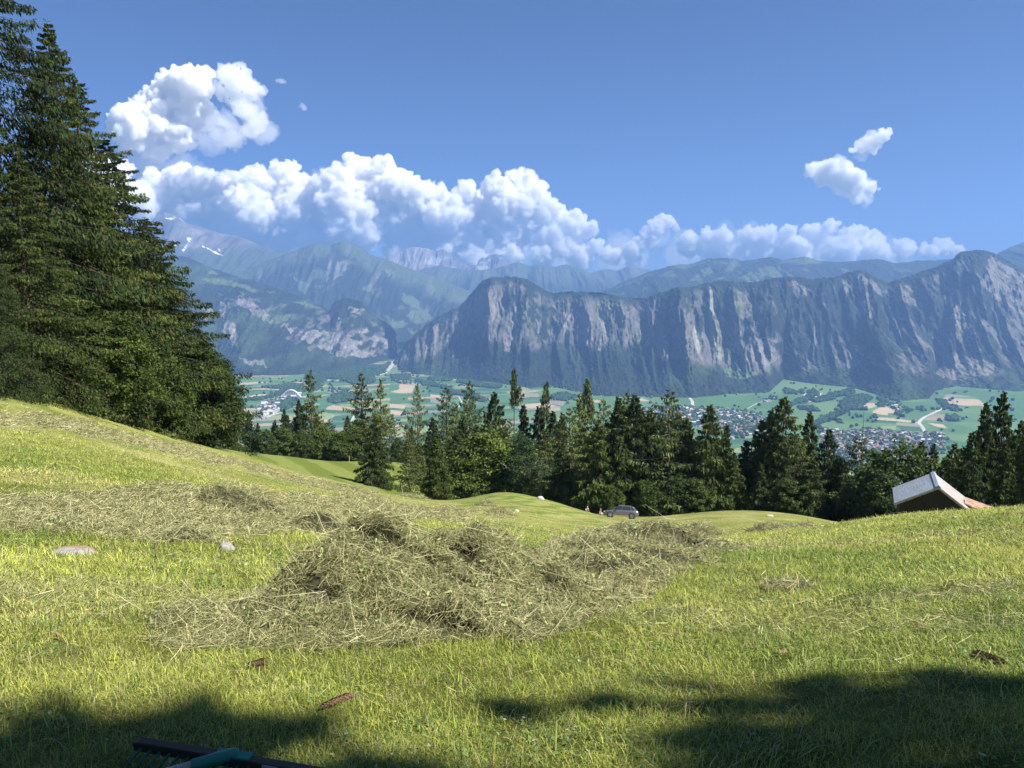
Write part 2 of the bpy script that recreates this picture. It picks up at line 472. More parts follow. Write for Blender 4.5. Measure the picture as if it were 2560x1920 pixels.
# --- central mountain in the side valley
crestE = crop([(-900, 420), (100, 560), (400, 545), (580, 510), (700, 460), (850, 400), (1040, 330), (1150, 345), (1175, 328), (1215, 315), (1300, 335), (1350, 360), (1400, 400), (1500, 430), (1620, 480), (1750, 520), (1850, 560), (2050, 640), (2400, 760), (2800, 860)], 380, 480)
def paintE(u, v, X, Y, Z, t, st, r1, r2, r3):
    cv = np.interp(u, [p[0] for p in crestE], [p[1] for p in crestE])
    hi = sstep(48, 18, v - cv + 26 * fbm2(X / 500, Z / 500, 4, 12))
    c = mix(FOREST * 1.15 * np.ones(u.shape + (3,)), ALP * 0.85, hi)
    sc = poly_mask(u, v, [crop(p, 380, 480) for p in ([(1150, 370), (1200, 450), (1290, 420), (1240, 510), (1190, 560), (1135, 640), (1120, 600), (1130, 500), (1100, 470), (1140, 440)],
                                                      [(1480, 480), (1560, 520), (1520, 540)])], 4, 7)
    sc = sc * sstep(-0.25, 0.15, fbm2(X / 60, Z / 250, 4, 24))
    c = mix(c, ROCK * 1.1, sc * 0.9)
    md = poly_mask(u, v, [crop(p, 380, 480) for p in (
        [(910, 540), (960, 575), (1020, 600), (960, 640), (930, 600)], [(1340, 620), (1400, 590), (1445, 620), (1420, 655)], [(1590, 650), (1700, 680), (1740, 760), (1640, 720)],
        [(1660, 760), (1780, 760), (1800, 830), (1700, 850), (1640, 800)], [(1500, 800), (1650, 850), (1560, 880)], [(680, 480), (720, 520), (690, 560)], [(1430, 500), (1460, 540), (1440, 560)],
        [(1780, 590), (1850, 620), (1800, 640)], [(1830, 680), (1860, 700), (1840, 710)], [(1640, 880), (1700, 900), (1680, 930)])], 4, 8)
    md = np.maximum(md * 0.9, sstep(0.28, 0.40, fbm2(X / 260, Z / 170, 4, 29)) * 0.6 * (t < .8))
    c = mix(c, ALP * 1.15, md)
    c = mix(c, ROCK, sstep(0.33, 0.5, fbm2(X / 150, Z / 300, 4, 229)) * 0.35)
    return c
mountain('mountain_peak', crestE, 11600, None, 8500, 1000, 240, paintE, [(0, 0), (0.3, 0.22), (0.65, 0.62), (1, 1)], (240, 110, 20), 71, zfoot=-480, crestn=8, ribs=420)

# --- high peak with snow patches, left
crestF = [(-1200, 520), (-300, 560), (200, 600), (330, 590)] + crop([(-40, 230), (30, 150), (80, 130), (150, 150), (220, 200), (300, 220), (420, 260), (500, 275), (570, 290), (700, 345), (740, 352), (800, 388), (850, 380), (900, 400), (1000, 440), (1200, 520)], 380, 480)
def paintF(u, v, X, Y, Z, t, st, r1, r2, r3):
    rk = mix(ROCKD * 1.1, ROCK, sstep(-.3, .4, fbm2(X / 200, Z / 200, 5, 4)))
    c = mix(rk, ALP * 0.75, sstep(605, 640, v + 20 * fbm2(X / 400, Z / 300, 4, 2)))
    sn = poly_mask(u, v, [crop(p, 380, 480) for p in ([(80, 170), (130, 165), (155, 158), (120, 182)], [(160, 155), (215, 195), (180, 175)],
         [(120, 360), (165, 325), (150, 355)], [(190, 375), (240, 330), (200, 385)], [(220, 290), (250, 290), (240, 330)],
         [(320, 340), (350, 360), (330, 355)], [(350, 360), (470, 410), (400, 395)], [(425, 350), (445, 380), (430, 370)])], 5, 3)
    c = mix(c, SNOW, sn)
    lt = poly_mask(u, v, [crop([(230, 230), (340, 250), (360, 290), (330, 340), (280, 380), (150, 380), (230, 320)], 380, 480)], 5, 12)
    return mix(c, ROCK * 1.5, lt * 0.7 * (1 - sn) * sstep(-.3, .2, fbm2(X / 120, Z / 120, 4, 6)))
mountain('snowy_mountain', crestF, 13600, None, 11400, 600, 160, paintF, [(0, 0), (0.5, 0.45), (1, 1)], (330, 150, 40), 83, zfoot=200, ribs=500)

# --- far rocky massif and the ridges around it
crestG = crop([(-300, 330), (0, 215), (60, 195), (120, 165), (200, 145), (250, 155), (290, 160), (330, 175), (380, 160), (410, 180), (435, 190), (445, 230), (480, 240), (540, 262), (596, 268), (610, 230), (635, 213), (650, 222), (680, 200), (720, 192), (765, 203), (785, 235), (800, 262), (900, 300), (1200, 330)], 960, 560)
def paintG(u, v, X, Y, Z, t, st, r1, r2, r3):
    n = fbm2(X / 300, Z / 250, 5, 4)
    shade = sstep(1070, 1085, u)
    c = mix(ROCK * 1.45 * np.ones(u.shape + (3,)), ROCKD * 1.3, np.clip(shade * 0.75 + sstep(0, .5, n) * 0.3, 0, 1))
    return mix(c, SNOW, sstep(0.25, 0.35, fbm2(X / 160, Z / 120, 4, 41)) * sstep(635, 650, v) * 0.22)
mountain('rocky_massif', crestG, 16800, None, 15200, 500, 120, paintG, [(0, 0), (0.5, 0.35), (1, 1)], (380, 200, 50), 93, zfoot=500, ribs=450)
crestH = crop([(-200, 400), (240, 290), (350, 270), (450, 282), (560, 300), (700, 290), (800, 262), (860, 245), (930, 268), (1000, 265), (1100, 275), (1180, 258), (1240, 280), (1300, 300), (1420, 360), (1600, 420), (2000, 500)], 960, 560)
def paintH(u, v, X, Y, Z, t, st, r1, r2, r3):
    n = fbm2(X / 350, Z / 350, 5, 14)
    return mix(mix(ALP * 0.8 * np.ones(u.shape + (3,)), FOREST * 1.3, sstep(685, 725, v + 25 * n)), ROCK, sstep(.15, .5, n) * .35)
mountain('mountain_ridge', crestH, 14500, None, 12200, 500, 120, paintH, [(0, 0), (0.5, 0.45), (1, 1)], (330, 160, 30), 103, zfoot=-100, ribs=420)
crestI = crop([(1100, 420), (1360, 310), (1450, 290), (1500, 300), (1580, 270), (1650, 285), (1750, 300), (2100, 330), (2600, 300), (3400, 330)], 960, 560)
mountain('mountain_ridge', crestI, 15800, None, 14300, 300, 80, paintH, [(0, 0), (0.5, 0.45), (1, 1)], (330, 160, 30), 113, zfoot=200, ribs=420)

# ------------------------------------------------------------------ valley floor with its fields, woods, roads and towns
G1 = np.array([0.070, 0.145, 0.055]); G2 = np.array([0.105, 0.18, 0.068]); G3 = np.array([0.045, 0.105, 0.052]); TAN = np.array([0.38, 0.30, 0.20]); TAN2 = np.array([0.23, 0.20, 0.15])
PALE = np.array([0.19, 0.24, 0.10]); WOODC = np.array([0.028, 0.055, 0.026]); ROADC = np.array([0.40, 0.40, 0.37]); TOWNC = np.array([0.17, 0.185, 0.14])
c6 = lambda p: crop(p, 560, 900, 4.096)
c7 = lambda p: crop(p, 1960, 880, 5.027)
c3 = lambda p: crop(p, 380, 480)
c4 = lambda p: crop(p, 960, 560)
c5 = lambda p: crop(p, 1700, 560)
fields = [
    (TAN, c6([(165, 240), (300, 225), (465, 222), (440, 232), (260, 250), (170, 252)])), (TAN, c6([(690, 232), (780, 222), (830, 222), (828, 245), (740, 247)])),
    (TAN, c6([(370, 300), (440, 270), (560, 245), (650, 255), (735, 268), (640, 285), (635, 315), (560, 308)])), (G1, c6([(400, 325), (470, 300), (560, 310), (600, 320), (460, 350)])),
    (TAN, c6([(215, 375), (330, 352), (440, 352), (480, 362), (380, 385), (230, 405)])), (TAN2, c6([(345, 270), (600, 240), (520, 262), (380, 290)])),
    (G2, c6([(0, 185), (420, 180), (830, 190), (820, 215), (400, 210), (0, 240)])),
    (TAN, c6([(1110, 462), (1280, 480), (1380, 505), (1370, 530), (1200, 515), (1040, 505), (1060, 480)])), (G3, c6([(1020, 505), (1210, 518), (1350, 545), (1100, 540), (990, 530)])),
    (PALE, c6([(960, 560), (1000, 530), (1130, 555), (1080, 605), (930, 600)])), (G3, c6([(1130, 570), (1330, 560), (1290, 625), (1100, 615)])),
    (TAN, c6([(910, 600), (1080, 607), (1060, 632), (900, 640)])), (ROADC * .9, c6([(1350, 560), (1370, 560), (1280, 690), (1240, 700)])),
    (G1, c6([(980, 370), (1140, 350), (1060, 400), (985, 420)])),
    (TAN, c4([(90, 1030), (200, 1040), (180, 1085), (110, 1090), (45, 1080), (100, 1060)])), (G1, c4([(40, 1030), (100, 1030), (90, 1070), (30, 1065)])),
    (G3, c4([(290, 1045), (390, 1055), (370, 1090), (280, 1085)])), (TAN, c4([(300, 1095), (380, 1105), (372, 1120), (300, 1112)])), (TAN2, c4([(300, 1115), (420, 1130), (430, 1160), (300, 1145)])),
    (G1, c4([(40, 1090), (160, 1095), (150, 1150), (40, 1150)])), (TAN, c4([(40, 1155), (140, 1165), (130, 1190), (40, 1180)])), (TAN, c4([(45, 1195), (120, 1205), (110, 1230), (45, 1225)])),
    (PALE, c4([(850, 1045), (910, 1040), (940, 1070), (925, 1085), (860, 1060)])), (G2, c4([(560, 1005), (740, 1015), (860, 1040), (800, 1060), (620, 1050)])), (TAN2, c4([(830, 1075), (990, 1090), (1000, 1110), (880, 1115)])),
    (G2, c4([(970, 1080), (1160, 1035), (1210, 1070), (1250, 1100), (1100, 1090)])), (TAN, c4([(890, 1160), (1010, 1150), (1110, 1170), (1060, 1180), (900, 1185)])), (TAN2, c4([(1010, 1118), (1170, 1140), (1150, 1168), (1030, 1150)])),
    (G1, c4([(700, 1100), (870, 1120), (1000, 1140), (880, 1155), (720, 1130)])), (TAN, c4([(1260, 1120), (1400, 1135), (1380, 1148), (1270, 1142)])), (TAN, c4([(1600, 1120), (1650, 1118), (1710, 1138), (1640, 1140)])),
    (G2, c5([(590, 1085), (620, 1050), (680, 995), (800, 1010), (950, 1040), (1140, 1050), (1000, 1080), (860, 1090)])), (TAN, c5([(290, 1140), (340, 1132), (410, 1162), (350, 1172)])),
    (G1, c5([(0, 1120), (340, 1105), (600, 1095), (820, 1110), (640, 1170), (300, 1190), (0, 1170)])), (G2, c5([(690, 1180), (900, 1180), (1070, 1150), (980, 1210), (700, 1260)])),
    (TAN, c7([(985, 690), (1050, 640), (1185, 640), (1180, 680), (1060, 710)])), (TAN, c7([(1115, 740), (1200, 700), (1300, 690), (1410, 750), (1400, 770), (1310, 770), (1300, 795), (1200, 785), (1120, 765)])),
    (TAN, c7([(1170, 820), (1430, 840), (1700, 880), (1690, 895), (1430, 870), (1160, 850)])), (TAN2, c7([(1410, 890), (1700, 895), (1690, 940), (1410, 915)])), (G3, c7([(1000, 850), (1160, 850), (1430, 870), (1400, 900), (1020, 880)])),
    (PALE, c7([(1230, 930), (1400, 925), (1400, 985), (1210, 970)])), (TAN, c7([(1800, 890), (1990, 910), (2060, 960), (1920, 940)])), (TAN2, c7([(1760, 850), (1880, 770), (2080, 790), (2040, 850), (1960, 870)])),
    (G2, c7([(640, 700), (790, 645), (600, 640), (380, 650), (540, 770), (610, 770)])), (G1, c7([(1430, 640), (1900, 610), (2000, 690), (1750, 800), (1690, 880), (1500, 850)])),
    (G3, c7([(1410, 925), (1700, 945), (1760, 1000), (1480, 985)])), (G1, c7([(700, 790), (960, 730), (1100, 790), (1100, 850), (880, 850)])),
    (TAN2, c5([(1740, 1070), (1870, 1060), (1860, 1110), (1700, 1110)])), (TAN * .95, c5([(1695, 1115), (1752, 1115), (1752, 1165), (1697, 1160)])), (TAN, c5([(1758, 1122), (1850, 1125), (1980, 1130), (1960, 1170), (1760, 1165)])),
    (G1, c5([(1680, 1090), (1830, 1045), (1930, 1060), (2100, 1090), (2212, 1120), (2212, 1250), (2100, 1280), (1900, 1110)])),
]
woods = [
    c6([(380, 285), (800, 250), (820, 330), (700, 350), (600, 345), (380, 410), (230, 420), (240, 400), (400, 390), (560, 330), (640, 300)]),
    c6([(850, 150), (1160, 120), (1400, 60), (1640, 60), (1700, 20), (1640, 130), (1500, 190), (1560, 215), (1440, 270), (1280, 240), (1180, 200), (1030, 190), (1000, 290), (900, 330), (840, 190)]),
    c6([(1050, 430), (1150, 350), (1330, 340), (1440, 380), (1300, 420), (1130, 450)]), c6([(560, 400), (740, 400), (720, 470), (620, 530), (560, 510)]),
    c4([(35, 980), (80, 970), (170, 970), (165, 1000), (70, 1010)]), c4([(280, 990), (360, 990), (360, 1010), (280, 1008)]), c4([(375, 995), (435, 1000), (430, 1015), (375, 1012)]),
    c4([(200, 1005), (300, 1015), (470, 1075), (600, 1100), (680, 1130), (640, 1150), (520, 1110), (440, 1095), (360, 1050), (260, 1040)]),
    c4([(470, 1000), (560, 1010), (660, 1030), (760, 1040), (740, 1060), (600, 1050), (480, 1020)]), c4([(1080, 1100), (1180, 1090), (1240, 1110), (1180, 1140), (1080, 1130)]),
    c7([(0, 480), (60, 470), (150, 500), (140, 530), (0, 530)]), c7([(180, 500), (215, 480), (250, 500), (240, 525), (185, 522)]), c7([(310, 500), (370, 470), (430, 500), (420, 560), (350, 590), (310, 560)]),
    c7([(180, 700), (230, 685), (380, 700), (435, 720), (430, 755), (200, 730)]), c7([(0, 660), (120, 640), (210, 590), (300, 560), (310, 620), (250, 650), (100, 670), (20, 710)]),
    c7([(320, 620), (400, 590), (500, 560), (600, 520), (740, 500), (860, 460), (900, 520), (760, 550), (640, 570), (580, 610), (430, 640)]),
    c7([(780, 600), (860, 560), (920, 540), (1100, 570), (1050, 640), (980, 690), (860, 700), (800, 680), (720, 700), (700, 640)]),
    c7([(790, 690), (870, 680), (860, 730), (760, 780), (640, 840), (540, 880), (420, 920), (340, 920), (440, 850), (600, 790), (700, 740)]), c7([(860, 690), (1060, 715), (1050, 740), (860, 730)]),
    c7([(1180, 570), (1260, 560), (1290, 640), (1240, 690), (1190, 690), (1210, 640)]), c7([(1310, 560), (1430, 570), (1420, 620), (1320, 600)]),
    c7([(1420, 640), (1450, 640), (1460, 690), (1430, 690)]), c7([(1520, 710), (1560, 700), (1610, 740), (1600, 765), (1530, 750)]), c7([(1710, 710), (1740, 690), (1765, 720), (1740, 755), (1705, 745)]),
    c7([(1120, 810), (1150, 800), (1160, 830), (1120, 840)]), c7([(650, 850), (710, 860), (720, 900), (650, 890)]), c7([(1410, 770), (1490, 770), (1460, 830)]),
    c7([(1920, 600), (2000, 620), (2060, 680), (2200, 690), (2200, 760), (2100, 740), (2000, 690), (1930, 650)]), c7([(2040, 850), (2080, 810), (2200, 800), (2200, 870), (2060, 880)]),
    c7([(960, 960), (1080, 985), (1030, 1010)]), c7([(480, 960), (620, 985), (560, 1010), (490, 990)]),
]
towns = [
    (c6([(340, 470), (470, 420), (560, 400), (600, 372), (780, 362), (775, 395), (640, 410), (560, 440), (560, 520), (480, 560), (400, 600), (345, 600)]), 150),
    (c4([(1660, 1185), (1900, 1175), (2212, 1190), (2240, 1300), (2100, 1310), (1800, 1300), (1680, 1290)]), 190),
    (c5([(0, 1185), (180, 1175), (400, 1205), (520, 1215), (540, 1330), (420, 1370), (330, 1385), (300, 1320), (140, 1310), (0, 1290)]), 270),
    (c5([(900, 1335), (1050, 1330), (1300, 1325), (1480, 1345), (1690, 1350), (1700, 1440), (1640, 1500), (1500, 1520), (1250, 1560), (1000, 1560), (930, 1440)]), 460),
    (c6([(1740, 180), (1900, 200), (1900, 250), (1760, 240)]), 10), (c7([(1280, 660), (1420, 670), (1500, 700), (1490, 770), (1430, 770), (1330, 690)]), 14), (c4([(1110, 1090), (1180, 1095), (1170, 1130), (1115, 1125)]), 8),
    (c6([(1020, 320), (1100, 290), (1250, 300), (1250, 335), (1120, 330)]), 10), (c5([(520, 1130), (600, 1110), (620, 1130), (540, 1150)]), 6),
]
roads = [
    (c6([(1755, -10), (1735, 30), (1700, 85), (1650, 130), (1600, 150), (1520, 168)]), 14), (c6([(1180, 60), (1060, 215), (1100, 200)]), 4), (c6([(1480, 100), (1300, 160), (1150, 215)]), 7), (c6([(1160, 130), (1000, 165)]), 6),
    (c7([(2005, 705), (1900, 755), (1790, 805), (1720, 850), (1695, 890), (1740, 940), (1770, 1000), (1800, 1060)]), 7), (c7([(470, 520), (400, 570), (320, 620)]), 8), (c7([(270, 510), (240, 575)]), 5),
    (c5([(62, 1115), (80, 1140), (84, 1180)]), 8), (c6([(590, 535), (500, 560), (410, 595)]), 8), (c4([(480, 1110), (500, 1140), (480, 1180)]), 4), (c5([(400, 1205), (500, 1150), (600, 1120)]), 3),
    (c6([(1350, 560), (1310, 640), (1260, 700)]), 10),
]
US = np.concatenate([np.linspace(-2600, -20, 120), np.arange(0, 2560, 1.6), np.linspace(2580, 5200, 120)])
VS = np.concatenate([np.linspace(775, 875, 20), np.arange(876, 1180, 1.1), np.linspace(1181, 1500, 60)])
UU, VV = np.meshgrid(US, VS)
YY = plane_y(UU, VV)
XX, _, _ = at(UU, VV, YY)
ang = 0.35
def patchwork(X, Y):
    xr = X * math.cos(ang) + Y * math.sin(ang); yr = -X * math.sin(ang) + Y * math.cos(ang)
    row = np.floor(yr / 75 + 0.3 * np.sin(xr / 700)); cellx = np.floor(xr / 260 + row * 0.37)
    h = _hash(row.astype(np.int64), cellx.astype(np.int64), np.zeros(X.shape, np.int64), 5) * .5 + .5
    pal = np.stack([G1, G2, G3, G1 * 1.1, G2 * .9, PALE, G3 * 1.3, TAN2, G1, G2 * 1.05, G3, TAN * .85], 0)
    return pal[np.minimum((h * len(pal)).astype(int), len(pal) - 1)]
VC = patchwork(XX, YY)
meadow = (UU > 1400) & (VV < 1090)
VC = np.where(meadow[..., None], mix(G1, G2, sstep(-.4, .4, fbm2(XX / 160, YY / 160, 3, 9))), VC)
def wpoly(poly, X, Y, w=5.0):
    """test on the ground in metres against a field outline measured on the photograph"""
    q = []
    for (a, b) in poly:
        y = float(plane_y(a, b)); x = float(at(a, b, y)[0]); q.append((x, y))
    return inpoly(X, Y, q)
for c, p in fields: VC[wpoly(p, XX, YY)] = c
wood_mask = np.zeros(UU.shape, bool)
wx_ = XX + 22 * fbm2(XX / 60, YY / 60, 3, 3); wy_ = YY + 22 * fbm2(XX / 60 + 9, YY / 60, 3, 4)
for p in woods: wood_mask |= wpoly(p, wx_, wy_)
VC[wood_mask] = WOODC
for p, nn in towns:
    m = wpoly(p, wx_, wy_)
    VC[m] = mix(TOWNC, G3, sstep(-.1, .2, fbm2(XX / 25, YY / 25, 3, 15)))[m] if nn > 50 else (TOWNC * 0.8 + G1 * .4)
for pts, wd in roads:
    q = [(float(at(a, b, float(plane_y(a, b)))[0]), float(plane_y(a, b))) for a, b in pts]
    for (x1, y1), (x2, y2) in zip(q[:-1], q[1:]):
        L2 = (x2 - x1) ** 2 + (y2 - y1) ** 2
        tt = np.clip(((XX - x1) * (x2 - x1) + (YY - y1) * (y2 - y1)) / L2, 0, 1)
        dd = np.hypot(XX - x1 - tt * (x2 - x1), YY - y1 - tt * (y2 - y1))
        VC[dd < wd] = ROADC
far_ = YY > 7600
VC = np.where(far_[..., None], mix(FOREST, G1 * .8, sstep(-.1, .3, fbm2(XX / 300, YY / 300, 3, 19))), VC)
VM = mesh_np('valley_floor', np.stack([XX, YY, np.full(XX.shape, ZV)], -1).reshape(-1, 3), grid_faces(len(VS), len(US))[:, ::-1], VC.reshape(-1, 3), False, M_VALLEY)
tag(link('valley_floor', VM), kind='structure')

# woods, hedgerows and single trees of the valley: too many to count
def blob_template(seed, sub=1):
    import bmesh
    bm = bmesh.new(); bmesh.ops.create_icosphere(bm, subdivisions=sub, radius=1.0)
    v = np.array([q.co[:] for q in bm.verts]); f = np.array([[w.index for w in p.verts] for p in bm.faces]); bm.free()
    r = np.random.default_rng(seed)
    v = v * (1 + r.uniform(-.28, .28, (len(v), 1)))
    return v, f
def scatter_blobs(pts, size, flat=0.9, seed=0):
    r = np.random.default_rng(seed)
    tv, tf = blob_template(seed)
    n = len(pts)
    s = size * r.uniform(0.65, 1.3, n)
    a = r.uniform(0, 6.28, n)
    ca, sa = np.cos(a), np.sin(a)
    V = np.empty((n, len(tv), 3))
    V[:, :, 0] = pts[:, 0, None] + s[:, None] * (tv[None, :, 0] * ca[:, None] - tv[None, :, 1] * sa[:, None])
    V[:, :, 1] = pts[:, 1, None] + s[:, None] * (tv[None, :, 0] * sa[:, None] + tv[None, :, 1] * ca[:, None])
    V[:, :, 2] = pts[:, 2, None] + s[:, None] * flat * (tv[None, :, 2] + 0.75)
    Fc = (tf[None] + (np.arange(n) * len(tv))[:, None, None]).reshape(-1, 3)
    c = (np.array([0.032, 0.062, 0.026])[None] * r.uniform(0.6, 1.5, (n, 1)) * np.array([1, 1, 1]) + r.uniform(-.006, .006, (n, 3)))
    return V.reshape(-1, 3), Fc, np.repeat(np.clip(c, .01, 1), len(tv), 0)
pts = []
rw = np.random.default_rng(5)
for p in woods:
    q = np.array([(float(at(a, b, float(plane_y(a, b)))[0]), float(plane_y(a, b))) for a, b in p])
    (x0, y0), (x1, y1) = q.min(0), q.max(0)
    n = int((x1 - x0) * (y1 - y0) / 150)
    X = rw.uniform(x0, x1, n); Y = rw.uniform(y0, y1, n)
    k = inpoly(X + 18 * noise2(X / 40, Y / 40, 1), Y + 18 * noise2(X / 40, Y / 40, 2), [tuple(s) for s in q])
    pts.append(np.stack([X[k], Y[k], np.full(k.sum(), ZV)], 1))
X = rw.uniform(-2500, 4000, 2600); Y = rw.uniform(2600, 5600, 2600)
k = noise2(X / 180, Y / 90, 77) > 0.25
pts.append(np.stack([X[k], Y[k], np.full(k.sum(), ZV)], 1))
for p, nn in towns:
    q = np.array([(float(at(a, b, float(plane_y(a, b)))[0]), float(plane_y(a, b))) for a, b in p])
    (x0, y0), (x1, y1) = q.min(0) - 20, q.max(0) + 20
    n = int((x1 - x0) * (y1 - y0) / 480)
    X = rw.uniform(x0, x1, n); Y = rw.uniform(y0, y1, n)
    k = inpoly(X + 25 * noise2(X / 40, Y / 40, 1), Y + 25 * noise2(X / 40, Y / 40, 2), [tuple(s) for s in q])
    pts.insert(0, np.stack([X[k], Y[k], np.full(k.sum(), ZV - 2.0)], 1))
pts = np.concatenate(pts)
pts = pts[:26000] if len(pts) > 26000 else pts
v_, f_, c_ = scatter_blobs(pts, 9.0, seed=3)
M_FARTREE = mat_col('far_foliage', rough=1.0, spec=0.05)
tag(link('valley_woods', mesh_np('valley_woods', v_, f_, c_, False, M_FARTREE)), kind='stuff')

# houses
M_WALLS = [mat_plain('house_wall_white', (0.44, 0.43, 0.41), 0.9, nscale=0.3, namp=.1), mat_plain('house_wall_cream', (0.36, 0.33, 0.27), 0.9, nscale=.3, namp=.1)]
M_ROOFS = [mat_plain('roof_tiles_brown', (0.19, 0.12, 0.09), 0.9, nscale=.3), mat_plain('roof_tiles_grey', (0.17, 0.17, 0.18), 0.8, nscale=.3), mat_plain('roof_tiles_red', (0.36, 0.16, 0.10), 0.9, nscale=.3), mat_plain('roof_sheet_pale', (0.42, 0.42, 0.42), 0.8, nscale=.3)]
def house_mesh(w, d, h, rh, wall, roof, name='village_house'):
    x, y = w / 2, d / 2
    v = [(-x, -y, -1), (x, -y, -1), (x, y, -1), (-x, y, -1), (-x, -y, h), (x, -y, h), (x, y, h), (-x, y, h), (-x, 0, h + rh), (x, 0, h + rh)]
    f = [(0, 1, 5, 4), (2, 3, 7, 6), (1, 2, 6, 9, 5), (3, 0, 4, 8, 7)]
    o = 0.7; k = h - o * rh / y
    v += [(-x - o, -y - o, k + .15), (x + o, -y - o, k + .15), (x + o, 0, h + rh + .15), (-x - o, 0, h + rh + .15), (-x - o, y + o, k + .15), (x + o, y + o, k + .15)]
    v += [(a, b, c - .4) for a, b, c in v[10:16]]
    f += [(10, 11, 12, 13), (13, 12, 15, 14), (17, 16, 19, 18), (18, 19, 20, 21), (10, 16, 17, 11), (14, 15, 21, 20), (11, 17, 18, 12), (12, 18, 21, 15), (13, 19, 16, 10), (14, 20, 19, 13)]
    me = bpy.data.meshes.new(name); me.from_pydata(v, [], f)
    me.materials.append(wall); me.materials.append(roof)
    for i, p in enumerate(me.polygons): p.material_index = 0 if i < 4 else 1
    return me
HM = [house_mesh(12, 10, 6, 3.4, M_WALLS[0], M_ROOFS[0]), house_mesh(14, 10, 7, 3.2, M_WALLS[0], M_ROOFS[1]), house_mesh(11, 9, 6, 3.5, M_WALLS[1], M_ROOFS[2]),
      house_mesh(18, 12, 9, 3.0, M_WALLS[0], M_ROOFS[3]), house_mesh(22, 12, 8, 2.4, M_WALLS[1], M_ROOFS[1]), house_mesh(12, 11, 8, 2.6, M_WALLS[0], M_ROOFS[2])]
descr = [('white walled house with brown tiled gable roof', 0), ('white walled house with grey gable roof', 1), ('cream walled house with red tiled roof', 2), ('tall white building with pale sheet roof', 3), ('long cream building with grey roof', 4), ('tall white house with red tiled roof', 5)]
town_place = ['beside the arch bridge in the valley', 'in the village below the cliffs', 'in the village below the cliffs', 'in the town right of the old spruce', 'near the gorge road', 'in the hamlet above the town', 'by the round wood in the valley', 'on the industrial site by the river', 'in the meadow above the village']
hs = []
for ti, (p, nn) in enumerate(towns):
    q = np.array([(float(at(a, b, float(plane_y(a, b)))[0]), float(plane_y(a, b))) for a, b in p])
    (x0, y0), (x1, y1) = q.min(0), q.max(0)
    got = []
    tries = 0
    while len(got) < nn and tries < 60000:
        tries += 1
        x = rw.uniform(x0, x1); y = rw.uniform(y0, y1)
        if not inpoly(np.array([x]), np.array([y]), [tuple(s) for s in q])[0]: continue
        if any((x - a) ** 2 + (y - b) ** 2 < 19 ** 2 for a, b in got): continue
        got.append((x, y))
    for x, y in got:
        k = int(rw.choice(6, p=[.24, .26, .12, .14, .12, .12]))
        if ti == 0 and x > q[:, 0].mean() + 60: k = 3
        hs.append((x, y, k, float(rw.choice([0, 1.57]) + rw.normal(0.35, 0.25)), float(rw.uniform(.7, 1.15)) * (1.5 if k == 3 and ti in (0, 7) else 1), ti))
hs.sort(key=lambda t: t[0] ** 2 + t[1] ** 2)
def vis_house(h):
    u, v = project(h[0], h[1], ZV + 5)
    return 560 < u < 2400
near = [h for h in hs if vis_house(h)][:296]
nset = set(id(h) for h in near)
for h in near:
    x, y, k, a, s, ti = h
    o = link('village_house', HM[k])
    o.location = (x, y, ZV); o.rotation_euler = (0, 0, a); o.scale = (s, s, s)
    tag(o, descr[k][0] + ' ' + town_place[ti], 'house', 'houses ' + town_place[ti])
bv, bf, bi = [], [], []
off = 0
for h in hs:
    if id(h) in nset: continue
    x, y, k, a, s, ti = h
    M = Matrix.Translation((x, y, ZV)) @ Matrix.Rotation(a, 4, 'Z') @ Matrix.Scale(s, 4)
    for vv in HM[k].vertices: bv.append((M @ vv.co)[:])
    for i, p in enumerate(HM[k].polygons):
        bf.append([w + off for w in p.vertices]); bi.append((k, p.material_index))
    off += len(HM[k].vertices)
me = bpy.data.meshes.new('distant_houses'); me.from_pydata(bv, [], bf)
mats = M_WALLS + M_ROOFS
for m in mats: me.materials.append(m)
idx = {(k, j): mats.index(HM[k].materials[j]) for k in range(6) for j in (0, 1)}
for i, p in enumerate(me.polygons): p.material_index = idx[bi[i]]
tag(link('distant_houses', me), kind='stuff')

# arch bridge over the river
def tube(path, rad, seg=8, cap=True):
    path = np.asarray(path, float); n = len(path)
    rad = np.broadcast_to(np.asarray(rad, float), (n,))
    T = np.gradient(path, axis=0); T /= np.linalg.norm(T, axis=1)[:, None] + 1e-9
    up = np.array([0, 0, 1.0]) if abs(T[:, 2]).mean() < .8 else np.array([1.0, 0, 0])
    A = np.cross(T, up); A /= np.linalg.norm(A, axis=1)[:, None] + 1e-9
    B = np.cross(A, T)
    th = np.linspace(0, 2 * np.pi, seg, endpoint=False)
    V = path[:, None] + rad[:, None, None] * (A[:, None] * np.cos(th)[None, :, None] + B[:, None] * np.sin(th)[None, :, None])
    V = V.reshape(-1, 3)
    f = []
    i = np.arange(n - 1)[:, None] * seg; j = np.arange(seg)[None]; j2 = (j + 1) % seg
    f = np.stack([i + j, i + j2, i + seg + j2, i + seg + j], -1).reshape(-1, 4)
    return V, f
def join_parts(parts):
    V, Fq, C = [], [], []
    o = 0
    for p in parts:
        V.append(p[0]); Fq.append(np.asarray(p[1]) + o); o += len(p[0])
        if len(p) > 2: C.append(p[2])
    return np.concatenate(V), np.concatenate(Fq), (np.concatenate(C) if C else None)
by = float(plane_y(730, 996)) 
bx0, bx1 = float(at(704, 996, by)[0]), float(at(752, 996, by)[0])
M_BRIDGE = mat_plain('bridge_white_paint', (0.75, 0.76, 0.76), 0.6, nscale=.2)
br = empty('arch_bridge', ((bx0 + bx1) / 2, by, ZV), 'white steel arch bridge over the river beside the industrial halls', 'bridge')
hw = (bx1 - bx0) / 2
t_ = np.linspace(-1, 1, 25)
